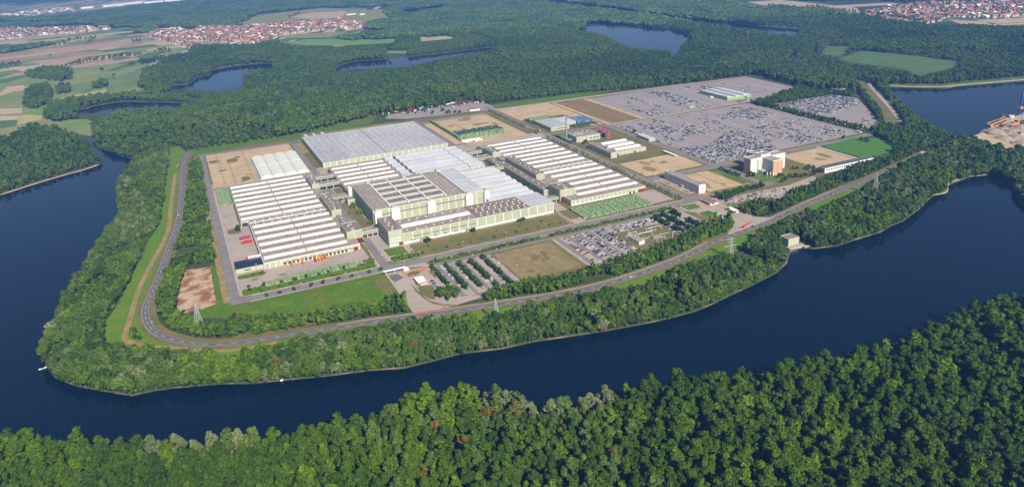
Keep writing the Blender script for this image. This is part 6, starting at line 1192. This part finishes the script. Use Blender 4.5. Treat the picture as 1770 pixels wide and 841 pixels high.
for i, (x, y, r_, h) in enumerate(((1720, 230, 22, 9), (1735, 226, 18, 7), (1752, 232, 24, 10), (1766, 224, 20, 9), (1762, 241, 22, 8), (1745, 218, 14, 6), (1738, 240, 16, 6), (1768, 250, 18, 7))):
    g = np.random.default_rng(i); b = MB(); X, Y = G(x, y); n = 14; rings = [(1, 0), (.72, .35), (.4, .75), (.08, 1)]; pr_ = [[(X+r_*q*(1+.15*g.normal())*math.cos(6.283*k/n), Y+r_*q*1.3*(1+.12*g.normal())*math.sin(6.283*k/n), h*z) for k in range(n)] for q, z in rings]
    for a in range(3):
        for k in range(n): j = (k+1) % n; b.poly([pr_[a][k], pr_[a][j], pr_[a+1][j], pr_[a+1][k]])
    b.poly(pr_[3]); o = b.build('gravel_heap', 'gravel_heap'); tag(o, ['front left gravel heap of the harbour yard, below the conveyor', 'low gravel heap behind the front left heap', 'large gravel heap in the middle of the harbour yard', 'gravel heap close below the blue crane', 'gravel heap at the near edge of the harbour yard', 'small gravel heap right of the conveyor', 'small gravel heap by the near trees', 'gravel heap at the right frame edge'][i], 'gravel heap', 'gravel heaps')
for i, (x, y, c) in enumerate(((1728, 208, 'dark_slot'), (1739, 207, 'steel'), (1743, 223, 'crane_orange'), (1754, 215, 'crane_orange'), (1747, 203, 'sign_white'), (1765, 236, 'sign_white'), (1734, 221, 'dark_slot'), (1768, 214, 'dark_slot'))):
    t = thing('quarry_machine', ['black screening machine on the quay edge', 'grey machine on the quay beside the crane foot', 'orange wheel loader between gravel heaps', 'orange excavator near the blue crane', 'small white cabin on the quay', 'white cabin at the right edge of the gravel yard', 'dark sorting plant in the gravel yard', 'dark machine right of the orange excavator'][i], 'machine', (*G(x, y), 0), i)
    MB().box(-7, 7, -4, 4, 1, 5).build('machine_body', c, t); MB().box(-5, -1, -3, 3, 5, 8).build('cabin', 'glass_dark', t); MB().bar((4, 0, 5), (13, 2, 9), .7).build('arm', c, t); MB().box(-7, 7, -4.5, -3, 0, 1.1).build('track', 'dark_slot', t)
# ---- boat, clutter on the shore
t = thing('motor_boat', 'small white boat moored at the left tip of the wooded spit', 'boat', (*G(74.5, 636.5, WZ), WZ), .25)
b = MB(); b.hexa([(-3.6, -.6, -.1), (2.4, -.7, -.1), (2.4, .7, -.1), (-3.6, .6, -.1), (-4, -1, .8), (3, -1, .8), (3, 1, .8), (-4, 1, .8)]); b.hexa([(3, -1, .79), (5, -.05, .9), (5, .05, .9), (3, 1, .79), (2.4, -.7, -.1), (2.5, -.05, -.1), (2.5, .05, -.1), (2.4, .7, -.1)][4:]+[(3, -1, .8), (5, -.05, .9), (5, .05, .9), (3, 1, .8)]); b.build('hull', 'wall_white', t); MB().box(-1.5, 1, -.6, .6, .8, 1.5).build('cockpit', 'glass_dark', t)
for px_, py_, c, nme, lb in ((433, 658, 'sign_red', 'red_tent', 'tiny red tent on the river bank'), (487, 657, 'wall_white', 'white_boat', 'tiny white boat pulled up on the river bank')):
    t = thing(nme, lb, nme.split('_')[1], (*G(px_, py_), 0)); b = MB(); b.prismx(-1.3, 1.3, [(-.9, 0), (.9, 0), (0, 1.1)]); b.build('shell', c, t); MB().box(-1.4, -1.31, -.3, .3, 0, .6).build('end_flap', 'dark_slot', t)
for k, (px_, py_, rz) in enumerate(((306, 288, 1.5), (307.5, 290, 1.4), (308, 285, 1.5))): car(*G(px_, py_), rz, 'parked on the levee beside the upper road, '+['leftmost', 'nearest', 'farthest'][k]+' of three', 'cars on the levee', [0, 2, 0][k])
# ================================================================== VILLAGES
mat('roof_tile_red', (.36, .17, .12), rough=.8, rnd=.25); mat('roof_tile_orange', (.42, .25, .17), rough=.8, rnd=.2); mat('roof_tile_brown', (.22, .11, .07), rough=.8, rnd=.2); mat('house_wall', (.56, .53, .49), rnd=.2)
HM = []
for rf_ in ('roof_tile_red', 'roof_tile_orange', 'roof_tile_brown', 'wall_white'):
    for L_ in (13, 18):
        b = MB(); b.box(-L_/2, L_/2, -5, 5, 0, 6.2); nf = len(b.f); b.prismx(-L_/2-.5, L_/2+.5, [(-5.6, 5.9), (5.6, 5.9), (0, 11)]); me = b.mesh('village_house', ['house_wall', rf_]); me.polygons.foreach_set('material_index', [0]*nf+[1]*(len(b.f)-nf)); HM.append(me)
rfn = {0: 'red-tiled', 1: 'orange-tiled', 2: 'brown-roofed', 3: 'pale-roofed'}
H_ = []
for ti, tp in enumerate(TOWN):
    P = scatter([tp], 23 if ti != 0 else 27, .33); P = P[RNG.random(len(P)) < .8]; H_.append(np.c_[P, np.full(len(P), ti)])
H_ = np.vstack(H_); n = len(H_); print('houses', n); vi = RNG.choice(8, n, p=[.27, .15, .24, .12, .08, .04, .07, .03]).astype(np.int32); ang = np.array([0, .45, -.3])[H_[:, 2].astype(int)]+RNG.choice([0, math.pi/2], n)+RNG.normal(0, .12, n)
def hzone(h):
    a, b_, _ = PROJ([h[0]], [h[1]]); a, b_ = a[0], b_[0]; lim = [(0, 190), (255, 640), (1488, 1770)][int(h[2])]; k = int(np.clip((a-lim[0])/(lim[1]-lim[0])*6, 0, 5)); m_ = [(48, 70), (36, 90), (3, 45)][int(h[2])]; j = int(np.clip((b_-m_[0])/(m_[1]-m_[0])*3, 0, 2))
    return ['at left end', 'left of middle', 'slightly left of middle', 'slightly right of middle', 'right of middle', 'at right end'][k]+', '+['far side', 'middle', 'near side'][j]+','
od = size_order(H_[:, :2]); NH = 300
for i in od[:NH]:
    o = link('village_house', HM[vi[i]], None, (H_[i, 0], H_[i, 1], 0), float(ang[i])); tag(o, f'{rfn[vi[i]//2]} {"long" if vi[i] % 2 else "short"} house {hzone(H_[i])} {["left edge", "upper left", "right"][int(H_[i, 2])]} village', 'house', f'houses of the {["left edge", "upper left", "right"][int(H_[i, 2])]} village')
r_ = od[NH:]; gn_scatter('village_houses', 'far village of white houses with red roofs', HM, np.c_[H_[r_, :2], np.zeros(len(r_))], rnd(len(r_), .95, 1.25), ang[r_], vi[r_])
P = scatter(TOWN, 25, .45); n = len(P); gn_scatter('village_trees', 'garden trees between the village houses', [k[2] for k in TREE['forest']], np.c_[P, np.zeros(n)], rnd(n, .5, .8), rnd(n, 0, 6), RNG.integers(0, 8, n).astype(np.int32))
# far factories and big white halls on the horizon side
for i, (x, y, L_, W_) in enumerate(((195, 11, 160, 60), (215, 8, 200, 70), (235, 6, 140, 60), (265, 5, 160, 50), (100, 17, 90, 40), (120, 17, 60, 40), (150, 15, 90, 40), (50, 23, 70, 30), (10, 27, 60, 40), (300, 2, 160, 50), (325, 1, 120, 50), (1730, 5, 90, 40), (1690, 8, 60, 30), (606, 26, 60, 25), (625, 26, 35, 20), (470, 130, 40, 14), (482, 127, 24, 12), (1478, 49, 30, 16), (1495, 51, 50, 12), (180, 47, 60, 30))):
    X, Y = G(x, y); t = thing('distant_hall', ['white factory hall on the hazy horizon', 'long white factory hall on the hazy horizon', 'pale hall in the open farmland'][0 if i < 8 else 1 if i < 13 else 2]+f', {ordn(i)} of the far halls', 'hall', (X, Y, 0), .3, 'far white halls'); MB().box(-L_/2, L_/2, -W_/2, W_/2, 0, 14 if i < 12 else 6).build('wall', 'wall_white', t); MB().prismx(-L_/2-.5, L_/2+.5, [(-W_/2-.5, 14.02 if i < 12 else 6.02), (W_/2+.5, 14.02 if i < 12 else 6.02), (0, 17 if i < 12 else 9)]).build('roof', 'roof_white' if i not in (17,) else 'roof_tile_red', t)
for i in range(46):
    x = -2+i*2.9; y = 30-x*.1+random.uniform(-3, 3); X, Y = G(x, y); t = link('village_house', HM[random.randrange(8)], None, (X, Y, 0), random.random()*3, 1.6); tag(t, f'{rfn[HM.index(t.data)//2]} house in the hazy horizon town, {ordn(i)} from the left', 'house', 'houses of the horizon town')

# ---- labels: whatever still reads alike is counted from the left of the photo
def dedupe():
    if 1: pass
    by = {}
    for o in COL.objects:
        if o.parent is None and 'label' in o and 'kind' not in o: by.setdefault(o['label'], []).append(o)
    for k, v in by.items():
        if len(v) > 1:
            px, _, _ = PROJ([o.location.x for o in v], [o.location.y for o in v])
            for j, i in enumerate(np.argsort(px)): v[i]['label'] = f'{k}, {ordn(j)} from left'
    for o in COL.objects:
        if 'label' in o and len(o['label'].replace('-', ' ').split()) > 16: o['label'] = o['label'].replace(' of the ', ' of ').replace(' in the ', ' in ').replace(' by the ', ' by ').replace(' at the ', ' at ').replace(' the ', ' ')
    for o in COL.objects:
        if 'label' in o and len(o['label'].replace('-', ' ').split()) > 16: print('LONG', o['label'])
dedupe()
